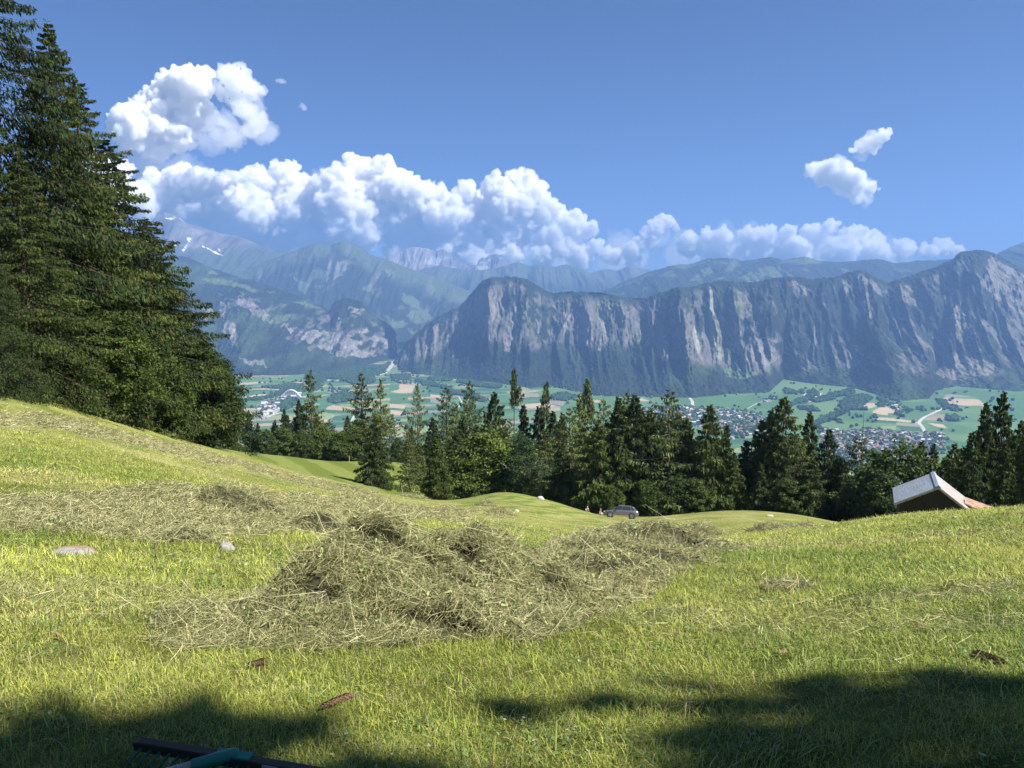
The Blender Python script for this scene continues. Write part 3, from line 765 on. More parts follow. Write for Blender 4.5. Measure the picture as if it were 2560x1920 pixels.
for sy in (-6, 6):
    Vb, Fb = tube(np.stack([t_ * hw, np.full(25, sy), 8 + (1 - t_ ** 2) * 40], 1), 2.4)
    link('arch', mesh_np('arch', Vb, Fb, None, True, M_BRIDGE), br)
    for tt in np.linspace(-.85, .85, 9):
        Vb, Fb = tube([(tt * hw, sy, 8), (tt * hw, sy, 8 + (1 - tt * tt) * 40)], .5, 4)
        link('hanger', mesh_np('hanger', Vb, Fb, None, False, M_BRIDGE), br)
link('bridge_deck', box_mesh('bridge_deck', -hw * 1.5, hw * 1.5, -7, 7, 6.2, 8.2, M_BRIDGE), br)

# ------------------------------------------------------------------ clouds: closed billowing volumes beyond the mountains
CLOUDS = {
    'a': ('tall white cumulus beside the tip of the left spruces', 32500, 1.0, [(300, 290, 42), (345, 272, 46), (338, 215, 30), (370, 190, 30), (415, 190, 36), (432, 165, 20), (400, 232, 42), (378, 290, 36), (330, 322, 28), (285, 250, 26), (430, 250, 26), (310, 235, 22)]),
    'b': ('ragged thin cloud to the right of the tall left cumulus', 32800, .5, [(510, 175, 30), (480, 200, 18), (540, 190, 24), (505, 210, 22), (530, 240, 22), (560, 262, 16), (500, 300, 20), (545, 275, 18), (470, 290, 12), (478, 165, 10), (490, 270, 12)]),
    'c': ('broad grey based cloud bank above the snowy peak', 29500, 1.0, [(390, 385, 32), (432, 405, 40), (500, 402, 34), (560, 405, 36), (612, 380, 24), (630, 360, 14), (640, 405, 32), (330, 420, 50), (290, 470, 60), (400, 470, 54), (480, 460, 54), (560, 470, 54), (640, 465, 50), (700, 450, 44), (600, 520, 36), (520, 525, 34), (680, 515, 36), (240, 400, 50)]),
    'd': ('highest billowing cumulus in the middle of the cloud bank', 29000, 1.0, [(775, 372, 32), (738, 395, 34), (820, 378, 30), (862, 412, 38), (800, 430, 60), (885, 425, 38), (920, 415, 22), (740, 455, 54), (693, 408, 22), (850, 470, 56), (780, 500, 50), (760, 350, 14), (835, 355, 14)]),
    'e': ('wide cumulus left of the flat topped cliff mountain', 29200, 1.0, [(1120, 400, 28), (1140, 390, 18), (1075, 412, 30), (1150, 425, 30), (1005, 420, 24), (1095, 450, 52), (1030, 465, 50), (960, 470, 48), (948, 425, 20), (1185, 465, 32), (910, 505, 46), (1235, 485, 28), (1270, 497, 18), (1000, 520, 40), (1100, 510, 40), (1180, 515, 30), (1215, 465, 16)]),
    'f': ('low cloud puffs resting over the far ridges', 28800, .9, [(1170, 550, 26), (1250, 552, 26), (1320, 552, 18), (1100, 552, 26), (1210, 535, 18), (950, 545, 30), (1020, 556, 26), (1290, 535, 14), (860, 545, 28), (1370, 568, 16)]),
    'g': ('small cloud tower between the two cloud banks', 28600, .9, [(1420, 492, 20), (1400, 514, 20), (1442, 480, 12), (1380, 528, 16), (1430, 472, 8), (1360, 540, 14), (1460, 492, 7)]),
    'h': ('long low cloud bank above the alpine ridge on the right', 28900, 1.0, [(1490, 530, 26), (1520, 512, 16), (1560, 515, 20), (1550, 545, 30), (1612, 512, 20), (1655, 515, 26), (1700, 507, 18), (1765, 508, 26), (1790, 492, 14), (1840, 515, 26), (1895, 517, 20), (1620, 552, 32), (1710, 550, 36), (1800, 550, 34), (1880, 545, 28), (1950, 543, 20), (2040, 533, 16), (2000, 547, 16), (2075, 540, 9), (2025, 525, 8), (1945, 525, 12)]),
    'i': ('smaller and higher of the two lone puffs at the right', 26800, .9, [(1880, 305, 14), (1905, 292, 13), (1862, 318, 11), (1916, 285, 7), (1890, 320, 10), (1845, 325, 6)]),
    'j': ('larger lower lone puff at the right with a bright left edge', 26900, 1.0, [(1790, 368, 22), (1758, 362, 14), (1800, 352, 12), (1822, 388, 26), (1850, 402, 22), (1852, 428, 14), (1878, 412, 12), (1745, 375, 10), (1895, 412, 6), (1780, 385, 14)]),
    'k': ('tiny wisp of cloud high above the centre left', 27000, .5, [(607, 175, 5), (614, 178, 4), (600, 174, 3)]),
    'l': ('faint tiny wisp of cloud below the other wisp', 27000, .5, [(652, 228, 5), (657, 234, 5), (648, 222, 3)]),
}
M_CLOUD = bpy.data.materials.new('cloud'); M_CLOUD.use_nodes = True
_n = M_CLOUD.node_tree.nodes; _n.clear()
_o = _n.new('ShaderNodeOutputMaterial'); _v = _n.new('ShaderNodeVolumeScatter')
_v.inputs['Color'].default_value = (0.9995, 0.9995, 0.9995, 1); _v.inputs['Density'].default_value = 0.009; _v.inputs['Anisotropy'].default_value = -0.1
M_CLOUD.node_tree.links.new(_v.outputs[0], _o.inputs['Volume'])

def sphere_template(sub):
    import bmesh
    bm = bmesh.new(); bmesh.ops.create_icosphere(bm, subdivisions=sub, radius=1.0)
    v = np.array([q.co[:] for q in bm.verts]); f = np.array([[w.index for w in p.verts] for p in bm.faces]); bm.free()
    return v, f

M_VEIL = M_CLOUD.copy(); M_VEIL.name = 'thin_cloud'
M_VEIL.node_tree.nodes['Volume Scatter'].inputs['Density'].default_value = 0.0006
M_SOFT = M_CLOUD.copy(); M_SOFT.name = 'ragged_cloud'
M_SOFT.node_tree.nodes['Volume Scatter'].inputs['Density'].default_value = 0.0022
CLOUDS['p'] = ('soft fringe of cloud around the lone puffs at the right', 27100, .5, [(1880, 312, 20), (1862, 335, 12), (1800, 375, 30), (1840, 405, 30), (1860, 432, 16), (1900, 290, 12)])
CLOUDS['m'] = ('thin grey veil behind the left cloud bank', 33000, .1, [(330, 400, 70), (450, 450, 80), (600, 470, 90), (760, 480, 90), (920, 500, 85), (1080, 510, 80), (1220, 540, 50), (300, 350, 50), (260, 480, 90), (480, 520, 60)])
CLOUDS['n'] = ('thin grey veil behind the right cloud bank', 33000, .1, [(1340, 560, 50), (1480, 550, 45), (1620, 545, 50), (1780, 545, 50), (1930, 555, 40), (1420, 510, 30), (1560, 530, 40)])
CLOUDS['o'] = ('filmy shred of cloud trailing below the ragged cloud', 29000, .1, [(560, 280, 30), (500, 290, 35), (460, 310, 30), (540, 230, 28), (580, 290, 18)])
def make_cloud(key, spec, seed):
    label, Y, dens, blobs = spec
    r = np.random.default_rng(seed)
    m = Y / F
    cen = []
    for (bu, bv, br) in blobs:
        x, y, z = at(bu * D, bv * D, Y)
        cen.append((float(x), float(y) + r.normal(0, .5) * br * D * m, float(z), br * D * m * 0.98))
    lv1 = []
    for (x, y, z, R) in cen:
        for k in range(22):
            d = r.normal(0, 1, 3); d /= np.linalg.norm(d)
            if d[2] < -0.35: d[2] *= -.4
            rr = R * r.uniform(.26, .46)
            lv1.append((x + d[0] * R * .85, y + d[1] * R * .85, z + d[2] * R * .82, rr))
    lv2 = []
    for (x, y, z, R) in lv1:
        for k in range(9):
            d = r.normal(0, 1, 3); d /= np.linalg.norm(d)
            if d[2] < -0.2: d[2] *= -.5
            lv2.append((x + d[0] * R * .9, y + d[1] * R * .9, z + d[2] * R * .9, R * r.uniform(.26, .5)))
    tv, tf = sphere_template(2)
    S = np.array(cen + lv1 + lv2)
    V = (S[:, None, :3] + tv[None] * S[:, None, 3:4]).reshape(-1, 3)
    Fc = (tf[None] + (np.arange(len(S)) * len(tv))[:, None, None]).reshape(-1, 3)
    me = mesh_np('tmp', V, Fc)
    o = bpy.data.objects.new('tmp', me); COL.objects.link(o)
    md = o.modifiers.new('r', 'REMESH'); md.mode = 'VOXEL'
    md.voxel_size = 2.9 * m if len(blobs) > 4 else 1.6 * m
    dg = bpy.context.evaluated_depsgraph_get()
    ev = o.evaluated_get(dg)
    m2 = bpy.data.meshes.new_from_object(ev)
    n = len(m2.vertices); co = np.empty(n * 3, np.float32); m2.vertices.foreach_get('co', co); co = co.reshape(-1, 3).astype(float)
    no = np.empty(n * 3, np.float32); m2.vertex_normals.foreach_get('vector', no); no = no.reshape(-1, 3)
    s = 17 * m
    dd = fbm3(co[:, 0] / s, co[:, 1] / s, co[:, 2] / s, 5, 7, .6)
    co = co + no * (dd * 16 * m)[:, None] * min(1, len(blobs) / 8)
    bill = np.abs(noise3(co[:, 0] / (20 * m), co[:, 1] / (20 * m), co[:, 2] / (20 * m), 3)) + .55 * np.abs(noise3(co[:, 0] / (9 * m), co[:, 1] / (9 * m), co[:, 2] / (9 * m), 4)) + .3 * np.abs(noise3(co[:, 0] / (4.5 * m), co[:, 1] / (4.5 * m), co[:, 2] / (4.5 * m), 5))
    co = co + no * ((bill - .4) * 11 * m)[:, None] * min(1, len(blobs) / 8)
    m2.vertices.foreach_set('co', co.astype(np.float32).ravel()); m2.update()
    bpy.data.objects.remove(o); bpy.data.meshes.remove(me)
    m2.materials.clear(); m2.materials.append(M_VEIL if dens < .2 else (M_SOFT if dens < .6 else M_CLOUD))
    m2.name = 'cloud'
    return tag(link('cloud', m2), label, 'cloud')
for i, (k, s) in enumerate(CLOUDS.items()): make_cloud(k, s, 100 + i)

# ------------------------------------------------------------------ the hillside meadow
EYE = 1.0
CTRL = [  # pixel column, pixel row, distance along the ground
 (-900, 1500, 5), (-900, 1150, 25), (-900, 860, 60), (-900, 700, 130), (0, 1960, 2.45), (0, 1600, 4.1), (0, 1450, 6.4), (0, 1370, 8.8), (0, 1290, 11.8), (0, 1180, 18), (0, 1100, 26), (0, 1030, 37), (0, 985, 47), (0, 948, 58), (0, 935, 75),
 (347, 1600, 4.1), (347, 1370, 9), (347, 1250, 15), (347, 1160, 26), (347, 1100, 44), (347, 1062, 66), (347, 1075, 90),
 (520, 1600, 4.1), (520, 1380, 9), (520, 1250, 17), (520, 1180, 32), (520, 1137, 52), (520, 1112, 76), (560, 1123, 110), (600, 1130, 165), (500, 1150, 220),
 (700, 1600, 4.15), (700, 1390, 9), (700, 1280, 18), (700, 1210, 38), (700, 1172, 66), (700, 1165, 84), (700, 1168, 120), (720, 1141, 160),
 (830, 1340, 14), (830, 1255, 30), (830, 1212, 62), (830, 1199, 80), (830, 1206, 105), (830, 1155, 162), (850, 1180, 230),
 (1000, 1600, 4.2), (1000, 1395, 9), (1000, 1330, 15), (1000, 1280, 30), (1000, 1252, 56), (1000, 1240, 82), (1010, 1248, 105), (1020, 1163, 165), (1050, 1190, 230),
 (1157, 1310, 28), (1157, 1268, 60), (1157, 1248, 88), (1157, 1262, 118), (1157, 1240, 160),
 (1280, 1960, 2.35), (1280, 1600, 4.2), (1280, 1400, 9), (1280, 1345, 18), (1280, 1310, 36), (1280, 1275, 62), (1250, 1230, 98), (1260, 1262, 130), (1280, 1300, 180),
 (1389, 1335, 30), (1389, 1290, 70), (1400, 1258, 100), (1400, 1290, 125), (1470, 1281, 104), (1480, 1315, 125),
 (1560, 1600, 4.2), (1560, 1400, 9.2), (1560, 1362, 18), (1560, 1332, 45), (1550, 1297, 102), (1550, 1287, 109), (1560, 1330, 135), (1600, 1400, 220),
 (1800, 1600, 4.2), (1800, 1400, 9.2), (1800, 1365, 18), (1800, 1325, 50), (1800, 1280, 110), (1810, 1315, 135),
 (1950, 1350, 16), (1950, 1322, 45), (1950, 1285, 108), (1960, 1330, 135),
 (2095, 1600, 4.2), (2095, 1400, 9.2), (2095, 1335, 18), (2095, 1308, 32), (2095, 1325, 55), (2060, 1300, 104), (2080, 1345, 135),
 (2300, 1500, 5.8), (2300, 1400, 9.2), (2300, 1310, 17), (2300, 1284, 29), (2300, 1304, 42), (2280, 1345, 72), (2280, 1360, 120),
 (2560, 1960, 2.35), (2560, 1600, 4.2), (2560, 1400, 8.8), (2560, 1300, 16), (2420, 1279, 28), (2420, 1300, 42), (2560, 1269, 26), (2560, 1290, 40), (2560, 1340, 70), (2560, 1360, 120),
 (3400, 1450, 7), (3400, 1250, 22), (3400, 1340, 70), (3400, 1400, 130),
]
def _ctrl():
    P, G = [], []
    for u, v, r in CTRL:
        a, dy, dz = ray(u, v)
        h = math.hypot(a, dy); z = float(dz / h * r)
        P.append((math.atan2(float(a), float(dy)) * 3.0, math.log(r))); G.append((z + EYE) / r)
    # all round behind the camera the hill simply goes on
    for azd in (-180, -150, -120, -90, -65, 65, 90, 120, 150, 180):
        for r in (1.5, 6, 25, 90):
            P.append((math.radians(azd) * 3.0, math.log(r))); G.append(-0.25 * math.cos(math.radians(azd)) - 0.14 * math.sin(math.radians(azd)) * (1 if azd < 0 else .25))
    for azd in (-35, -18, 0, 18, 35):
        P.append((math.radians(azd) * 3.0, math.log(1.0))); G.append(-0.235 + (0.01 if azd > -20 else 0.03))
    return np.array(P), np.array(G)
_P, _G = _ctrl()
def _phi(d2):
    return 0.5 * d2 * np.log(d2 + 1e-12)
_d2 = ((_P[:, None] - _P[None]) ** 2).sum(-1)
_n = len(_P)
_A = np.zeros((_n + 3, _n + 3)); _A[:_n, :_n] = _phi(_d2) + np.eye(_n) * 0.0015
_Q = np.concatenate([np.ones((_n, 1)), _P], 1); _A[:_n, _n:] = _Q; _A[_n:, :_n] = _Q.T
_W = np.linalg.solve(_A, np.concatenate([_G, np.zeros(3)]))
def _geval(a, l):
    out = np.empty(a.shape); af, lf, of = a.ravel(), l.ravel(), out.ravel()
    for s in range(0, len(af), 60000):
        A_, L_ = af[s:s + 60000] * 3.0, lf[s:s + 60000]
        d2 = (A_[:, None] - _P[None, :, 0]) ** 2 + (L_[:, None] - _P[None, :, 1]) ** 2
        of[s:s + 60000] = _phi(d2) @ _W[:_n] + _W[_n] + _W[_n + 1] * A_ + _W[_n + 2] * L_
    return of.reshape(a.shape)
def ground_raw(x, y):
    r = np.maximum(np.hypot(x, y), 0.05)
    az = np.arctan2(x, y); rl = np.clip(r, 0.8, 240)
    g = _geval(az, np.log(rl))
    z = -EYE + g * r
    z = z - np.clip(r - 200, 0, 1e9) * 0.32
    b = np.clip(np.abs(az) - 2.2, 0, 1) * 0
    amp = sstep(1, 30, r)
    z = z + 0.02 * fbm2(x / 0.5, y / 0.5, 3, 60) * np.clip(6 / r, 0, 1) + 0.05 * fbm2(x / 3.5, y / 3.5, 3, 61) * np.clip(r / 12, 0.3, 1.0)
    return np.maximum(z, ZV - 3)
# tabulated once, then looked up
AZ = np.concatenate([np.linspace(-math.pi, -0.75, 60), np.linspace(-0.74, 0.74, 520), np.linspace(0.75, math.pi, 60)])
LR = np.concatenate([np.linspace(math.log(0.3), math.log(2), 24), np.linspace(math.log(2.03), math.log(260), 430), np.linspace(math.log(265), math.log(2400), 70)])
_az, _lr = np.meshgrid(AZ, LR)
TX, TY = np.exp(_lr) * np.sin(_az), np.exp(_lr) * np.cos(_az)
TZ = ground_raw(TX, TY)
def gz(x, y):
    x = np.asarray(x, float); y = np.asarray(y, float)
    r = np.maximum(np.hypot(x, y), 0.3); a = np.arctan2(x, y); l = np.log(r)
    i = np.clip(np.searchsorted(AZ, a) - 1, 0, len(AZ) - 2); j = np.clip(np.searchsorted(LR, l) - 1, 0, len(LR) - 2)
    fa = np.clip((a - AZ[i]) / (AZ[i + 1] - AZ[i]), 0, 1); fl = np.clip((l - LR[j]) / (LR[j + 1] - LR[j]), 0, 1)
    return (TZ[j, i] * (1 - fa) + TZ[j, i + 1] * fa) * (1 - fl) + (TZ[j + 1, i] * (1 - fa) + TZ[j + 1, i + 1] * fa) * fl
def on_ground(u, r):
    """ground point at distance r in the direction of pixel column u"""
    a = (u - 1280) / F
    az = math.atan(a / (CP - 0.15 * SP))
    x, y = r * math.sin(az), r * math.cos(az)
    for _ in range(4):
        z = float(gz(x, y)); uu, vv = project(x, y, z)
        az += (u - float(uu)) / F * 0.95
        x, y = r * math.sin(az), r * math.cos(az)
    return x, y, float(gz(x, y))
def hit(u, v, rmin=1.6, rmax=230.0, last=False):
    """where the line of sight through pixel (u, v) meets the meadow"""
    rr = np.exp(np.linspace(math.log(rmin), math.log(rmax), 1400))
    a, dy, dz = ray(u, v); h = math.hypot(a, dy)
    x, y, z = a / h * rr, dy / h * rr, dz / h * rr
    below = z < gz(x, y)
    if not below.any(): k = len(rr) - 1
    else: k = int(np.argmax(below))
    return float(x[k]), float(y[k]), float(gz(x[k], y[k]))

# where the cut hay lies, outlined on the ground
HAY_BANDS = [
    [(-60, 1085), (60, 1078), (150, 1072), (300, 1062), (420, 1050), (520, 1056), (620, 1072), (760, 1078), (830, 1088), (900, 1096), (1050, 1100), (1000, 1130), (880, 1126), (720, 1158), (640, 1150), (560, 1160), (480, 1158), (350, 1178), (250, 1165), (100, 1150), (-60, 1150)],
    [(-60, 893), (100, 897), (180, 910), (280, 935), (400, 962), (470, 982), (560, 1003), (640, 1022), (700, 1036), (800, 1060), (850, 1083), (780, 1076), (700, 1058), (600, 1035), (520, 1010), (450, 1001), (380, 985), (300, 965), (150, 935), (60, 922), (-60, 922)],
    [(1180, 1180), (1240, 1165), (1330, 1130), (1440, 1130), (1450, 1160), (1480, 1220), (1450, 1260), (1400, 1300), (1300, 1330), (1150, 1390), (1050, 1380), (1100, 1300)],
    [(1040, 1100), (1100, 1096), (1110, 1118), (1050, 1116)], [(1480, 1128), (1530, 1126), (1535, 1152), (1475, 1150)], [(1640, 1132), (1760, 1130), (1750, 1142), (1650, 1146)],
    [(1650, 1262), (1740, 1256), (1760, 1275), (1660, 1285)],
    [(330, 1380), (460, 1375), (700, 1385), (900, 1380), (920, 1400), (700, 1408), (520, 1405), (350, 1410)],
]
DRY = [[(-60, 1005), (90, 1010), (220, 1030), (270, 1050), (160, 1070), (-60, 1085)], [(-60, 1270), (150, 1260), (330, 1290), (280, 1340), (-60, 1350)], [(200, 955), (300, 975), (420, 1010), (300, 1000)],
       [(1150, 1110), (1330, 1120), (1500, 1112), (1500, 1128), (1250, 1140)], [(700, 1075), (1000, 1090), (1100, 1098), (900, 1096)], [(1500, 1112), (1780, 1108), (1720, 1125), (1500, 1124)]]
def band_mask(u, v, polys, w=10):
    uu = u + w * fbm2(u / 40, v / 20, 3, 81); vv = v + 0.6 * w * fbm2(u / 35 + 7, v / 20, 3, 82)
    m = np.zeros(np.shape(u), bool)
    for p in polys: m |= inpoly(uu, vv, [(a * D, b * D) for a, b in p])
    return m
GR_A = np.array([0.155, 0.175, 0.040]); GR_B = np.array([0.212, 0.225, 0.06]); GR_C = np.array([0.075, 0.125, 0.022]); GR_D = np.array([0.265, 0.255, 0.10]); HAYC = np.array([0.29, 0.265, 0.14])
GR_FAR = np.array([0.105, 0.135, 0.028])
def ground_colour(x, y, z):
    """the meadow's own colour: cut stripes, lush and dry patches, spread hay"""
    u, v = project(x, y, z)
    r = np.hypot(x, y)
    s = np.clip(r / 14, 0.6, 6)
    n1 = fbm2(x / 2.4, y / 2.4, 4, 201); n2 = fbm2(x / 9, y / 9, 4, 202); n3 = fbm2(x / 0.5, y / 0.5, 3, 203)
    c = mix(GR_A * np.ones(x.shape + (3,)), GR_B, sstep(-.35, .35, n1 + .5 * n2))
    c = mix(c, GR_C, sstep(0.12, .5, fbm2(x / 3.2, y / 3.2, 4, 204)) * .7)
    # mowing stripes following the hill
    st = np.sin((y * 0.9 + x * 0.5 + 2.5 * fbm2(x / 14, y / 14, 2, 205)) * 2.1) * .5 + .5
    mid = sstep(14, 30, r) * (1 - sstep(118, 124, r))
    c = mix(c, GR_D * .9, st * mid * 0.45)
    st2 = sstep(0.45, 0.9, np.sin((x * 0.75 - y * 0.33 + 1.6 * fbm2(x / 10, y / 10, 2, 206)) * 3.3) * .5 + .5)
    mound = ((u > 1130) & (u < 1520) & (r > 60)).astype(float)
    c = mix(c, GR_C * 1.1, st2 * mound * .8)
    dry = band_mask(u, v, DRY, 16) * sstep(-.3, .3, n1)
    c = mix(c, GR_D, dry * .75)
    # the far striped pasture
    fm = ((u > 440) & (u < 1230) & (r > 86) & (v < 1260)).astype(float) * (1 - mound)
    sf = sstep(-0.25, .25, np.sin(x * 0.62 + 0.25 * y + 2.6 * noise2(y / 40, x / 60, 3)) + .4 * noise2(x / 3, y / 9, 9))
    cf = mix(GR_FAR * np.ones(x.shape + (3,)), np.array([0.19, 0.215, 0.06]), sf * .55)
    c = mix(c, cf, fm)
    h = band_mask(u, v, HAY_BANDS, 12) & (r < 125)
    hc = mix(HAYC * np.ones(x.shape + (3,)), HAYC * .55, sstep(.0, .5, fbm2(x / 1.2, y / 1.2, 4, 207)))
    c = mix(c, hc, h * .92 * sstep(-.55, -.15, fbm2(x / 1.6, y / 1.6, 3, 208)))
    # cut swaths scattered thinly elsewhere
    sw = sstep(0.28, .55, fbm2(x / 5, y / 1.6, 4, 209)) * (r < 118) * (1 - fm)
    c = mix(c, HAYC * .9, sw * .45 * sstep(6, 20, r))
    out = r > 175
    c = mix(c, FOREST * 1.4, out.astype(float))
    return c, h
GCOL, _ = ground_colour(TX, TY, TZ)
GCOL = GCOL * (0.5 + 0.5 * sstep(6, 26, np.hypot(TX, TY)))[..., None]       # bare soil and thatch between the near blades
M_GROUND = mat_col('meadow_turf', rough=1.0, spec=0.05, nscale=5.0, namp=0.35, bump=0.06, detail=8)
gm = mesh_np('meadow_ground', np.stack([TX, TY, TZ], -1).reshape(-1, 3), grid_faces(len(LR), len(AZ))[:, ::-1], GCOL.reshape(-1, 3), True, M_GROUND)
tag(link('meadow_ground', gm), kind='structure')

# ------------------------------------------------------------------ blades: thin bent two-piece cards
def blades(P, az, tilt, L, W, col, bend=0.5, seed=0):
    """P (n,3) roots; az heading, tilt from vertical, length, width; returns verts, faces, colours"""
    n = len(P)
    d0 = np.stack([np.sin(az) * np.sin(tilt), np.cos(az) * np.sin(tilt), np.cos(tilt)], 1)
    t2 = tilt + bend
    d1 = np.stack([np.sin(az) * np.sin(t2), np.cos(az) * np.sin(t2), np.cos(t2)], 1)
    r = np.random.default_rng(seed + 1)
    sa = az + 1.57 + r.uniform(-.7, .7, n)
    sd = np.stack([np.sin(sa), np.cos(sa), np.zeros(n)], 1) * (W * .5)[:, None]
    mid = P + d0 * (L * .55)[:, None]; tip = mid + d1 * (L * .45)[:, None]
    V = np.stack([P - sd, P + sd, mid + sd * .85, mid - sd * .85, tip + sd * .12, tip - sd * .12], 1)
    b = (np.arange(n) * 6)[:, None]
    Fq = np.concatenate([b + np.array([[0, 1, 2, 3]]), b + np.array([[3, 2, 4, 5]])], 0)
    C = np.repeat(col, 6, 0)
    return V.reshape(-1, 3), Fq, C
M_GRASS = mat_col('grass_blades', rough=0.55, spec=0.25, translucent=0.4)
M_HAY = mat_col('hay_stalks', rough=0.7, spec=0.25, translucent=0.15)

def wedge(n, r0, r1, rng, ulo=-420, uhi=2980, power=0.0):
    r = np.exp(rng.uniform(math.log(r0), math.log(r1), n))
    u = rng.uniform(ulo, uhi, n)
    az = np.arctan((u - 1280) / F / (CP - .3 * SP))
    return r * np.sin(az), r * np.cos(az), r

rg = np.random.default_rng(21)
def grass_layer(n, r0, r1, seed, ulo=-420, uhi=2980):
    x, y, r = wedge(n, r0, r1, rg, ulo, uhi)
    z = gz(x, y)
    u, v = project(x, y, z)
    h = band_mask(u, v, HAY_BANDS, 12)
    clump = fbm2(x / .22, y / .22, 3, 301); lush = fbm2(x / 1.3, y / 1.3, 3, 302)
    keep = rg.random(n) < np.clip(0.68 + .95 * clump + .3 * lush, .10, 1) * np.where(h, .25, 1)
    x, y, z, r, clump, lush = [q[keep] for q in (x, y, z, r, clump, lush)]
    n = len(x)
    c, _ = ground_colour(x, y, z)
    rr = rg.random(n)
    base = c * np.array([2.25, 2.2, 1.8])
    base = base * (1 + .38 * fbm2(x / .35, y / .35, 3, 333) + .22 * fbm2(x / 1.7, y / 1.7, 2, 334))[:, None]
    col = base * (0.45 + 1.05 * rg.random(n))[:, None]
    straw = rg.random(n) < 0.16
    col[straw] = np.array([0.50, 0.45, 0.22]) * (0.6 + .6 * rg.random(straw.sum()))[:, None]
    green = rg.random(n) < 0.22
    col[green] = np.array([0.21, 0.31, 0.055]) * (0.6 + .6 * rg.random(green.sum()))[:, None]
    sc = np.clip(r / 4.2, 0.75, 5.5)
    L = (0.020 + 0.026 * rg.random(n) + 0.045 * (rg.random(n) < .10) + .03 * np.clip(lush, 0, 1)) * np.clip(sc, .8, 2.6) ** .55
    W = (0.0019 + .0021 * rg.random(n)) * sc ** .95
    az = rg.uniform(0, 6.283, n)
    tilt = np.abs(rg.normal(0.75, .42, n))
    return blades(np.stack([x, y, z - .006], 1), az, np.clip(tilt, .05, 1.35), L, W, np.clip(col, 0.01, 1), bend=0.55, seed=seed)
def tall_layer(n, seed):
    x, y, r = wedge(n, 2.0, 26, rg)
    k = (fbm2(x / .5, y / .5, 3, 512) > .12); x, y, r = x[k], y[k], r[k]; n = len(x)
    sc = np.clip(r / 4.2, .8, 3)
    col = np.array([0.30, 0.40, 0.10])[None] * rg.uniform(.5, 1.3, (n, 1)); s = rg.random(n) < .3; col[s] = np.array([.55, .50, .26]) * rg.uniform(.6, 1.1, (s.sum(), 1))
    return blades(np.stack([x, y, gz(x, y)], 1), rg.normal(2.4, .9, n), np.clip(np.abs(rg.normal(.5, .35, n)), .05, 1.3), rg.uniform(.06, .15, n) * sc ** .4, rg.uniform(.003, .0055, n) * sc ** .8, col, .5, seed)
def herb_layer(n, seed):
    x, y, r = wedge(n, 2.0, 14, rg)
    k = (fbm2(x / .35, y / .35, 3, 522) > .10); x, y, r = x[k], y[k], r[k]; n = len(x)
    col = np.array([0.13, 0.22, 0.07])[None] * rg.uniform(.5, 1.5, (n, 1)); s = rg.random(n) < .03; col[s] = np.array([.5, .5, .38])
    L = rg.uniform(.008, .022, n) * np.clip(r / 4, .8, 2)
    return blades(np.stack([x, y, gz(x, y) + rg.uniform(0, .02, n)], 1), rg.uniform(0, 6.28, n), rg.uniform(.9, 1.5, n), L, L * .9, col, .2, seed)
v_, f_, c_ = join_parts([grass_layer(880000, 1.8, 30, 1), grass_layer(180000, 20, 75, 2), grass_layer(90000, 1.0, 7, 7, -3200, -420), grass_layer(90000, 1.0, 7, 8, 2980, 5800), grass_layer(40000, .7, 1.8, 9, -420, 2980), tall_layer(22000, 3), herb_layer(26000, 4)])
tag(link('meadow_grass', mesh_np('meadow_grass', v_, f_, c_, False, M_GRASS)), kind='stuff')

# hay lying spread over the meadow
def stalk_cards(P, D3, L, W, col, seed=0, curl=.55):
    r = np.random.default_rng(seed + 5)
    n = len(P)
    D3 = D3 / (np.linalg.norm(D3, axis=1)[:, None] + 1e-9)
    S = np.cross(D3, r.normal(0, 1, (n, 3))); S /= np.linalg.norm(S, axis=1)[:, None] + 1e-9
    B = np.cross(D3, S)
    S = S * (W * .5)[:, None]
    k = (r.normal(0, curl, n) * L)[:, None] * B
    A = P - D3 * (L * .5)[:, None]; M = P + k * .35; E = P + D3 * (L * .5)[:, None]
    V = np.stack([A - S, A + S, M + S, M - S, E + S * .5, E - S * .5], 1)
    b = (np.arange(n) * 6)[:, None]
    return V.reshape(-1, 3), np.concatenate([b + np.array([[0, 1, 2, 3]]), b + np.array([[3, 2, 4, 5]])], 0), np.repeat(col, 6, 0)
def hay_colours(n, r):
    c = np.array([0.375, 0.35, 0.17])[None] * r.uniform(.35, 1.35, (n, 1))
    k = r.random(n) < .35; c[k] = np.array([0.19, 0.215, 0.085]) * r.uniform(.5, 1.2, (k.sum(), 1))
    k = r.random(n) < .07; c[k] = np.array([0.66, 0.62, 0.36]) * r.uniform(.7, 1.1, (k.sum(), 1))
    return np.clip(c, .01, .9)
def spread_hay(n, r0, r1, seed):
    r_ = np.random.default_rng(seed)
    x, y, r = wedge(n, r0, r1, r_)
    z = gz(x, y); u, v = project(x, y, z)
    h = band_mask(u, v, HAY_BANDS, 12)
    thin = sstep(0.2, .55, fbm2(x / 5, y / 1.6, 4, 209)) * .16 + .008
    tuft = fbm2(x / 1.1, y / 1.1, 4, 311)
    keep = r_.random(n) < np.where(h, np.clip(.75 + .7 * tuft, .2, 1), thin)
    x, y, z, r, tuft, h = [q[keep] for q in (x, y, z, r, tuft, h)]
    n = len(x)
    sc = np.clip(r / 5, .8, 6)
    pile = np.where(h, np.clip(tuft + .25, 0, 1) * .11 * np.clip(r / 12, .7, 2), 0.012) + .01
    D3 = np.stack([r_.normal(0, 1, n), r_.normal(0, 1, n), r_.normal(-.1, .35, n)], 1)
    P = np.stack([x, y, z + pile * r_.uniform(.3, 1.1, n) + .01], 1)
    return stalk_cards(P, D3, (.07 + .13 * r_.random(n)) * sc ** .5, (.0017 + .0015 * r_.random(n)) * sc ** .9, hay_colours(n, r_), seed)
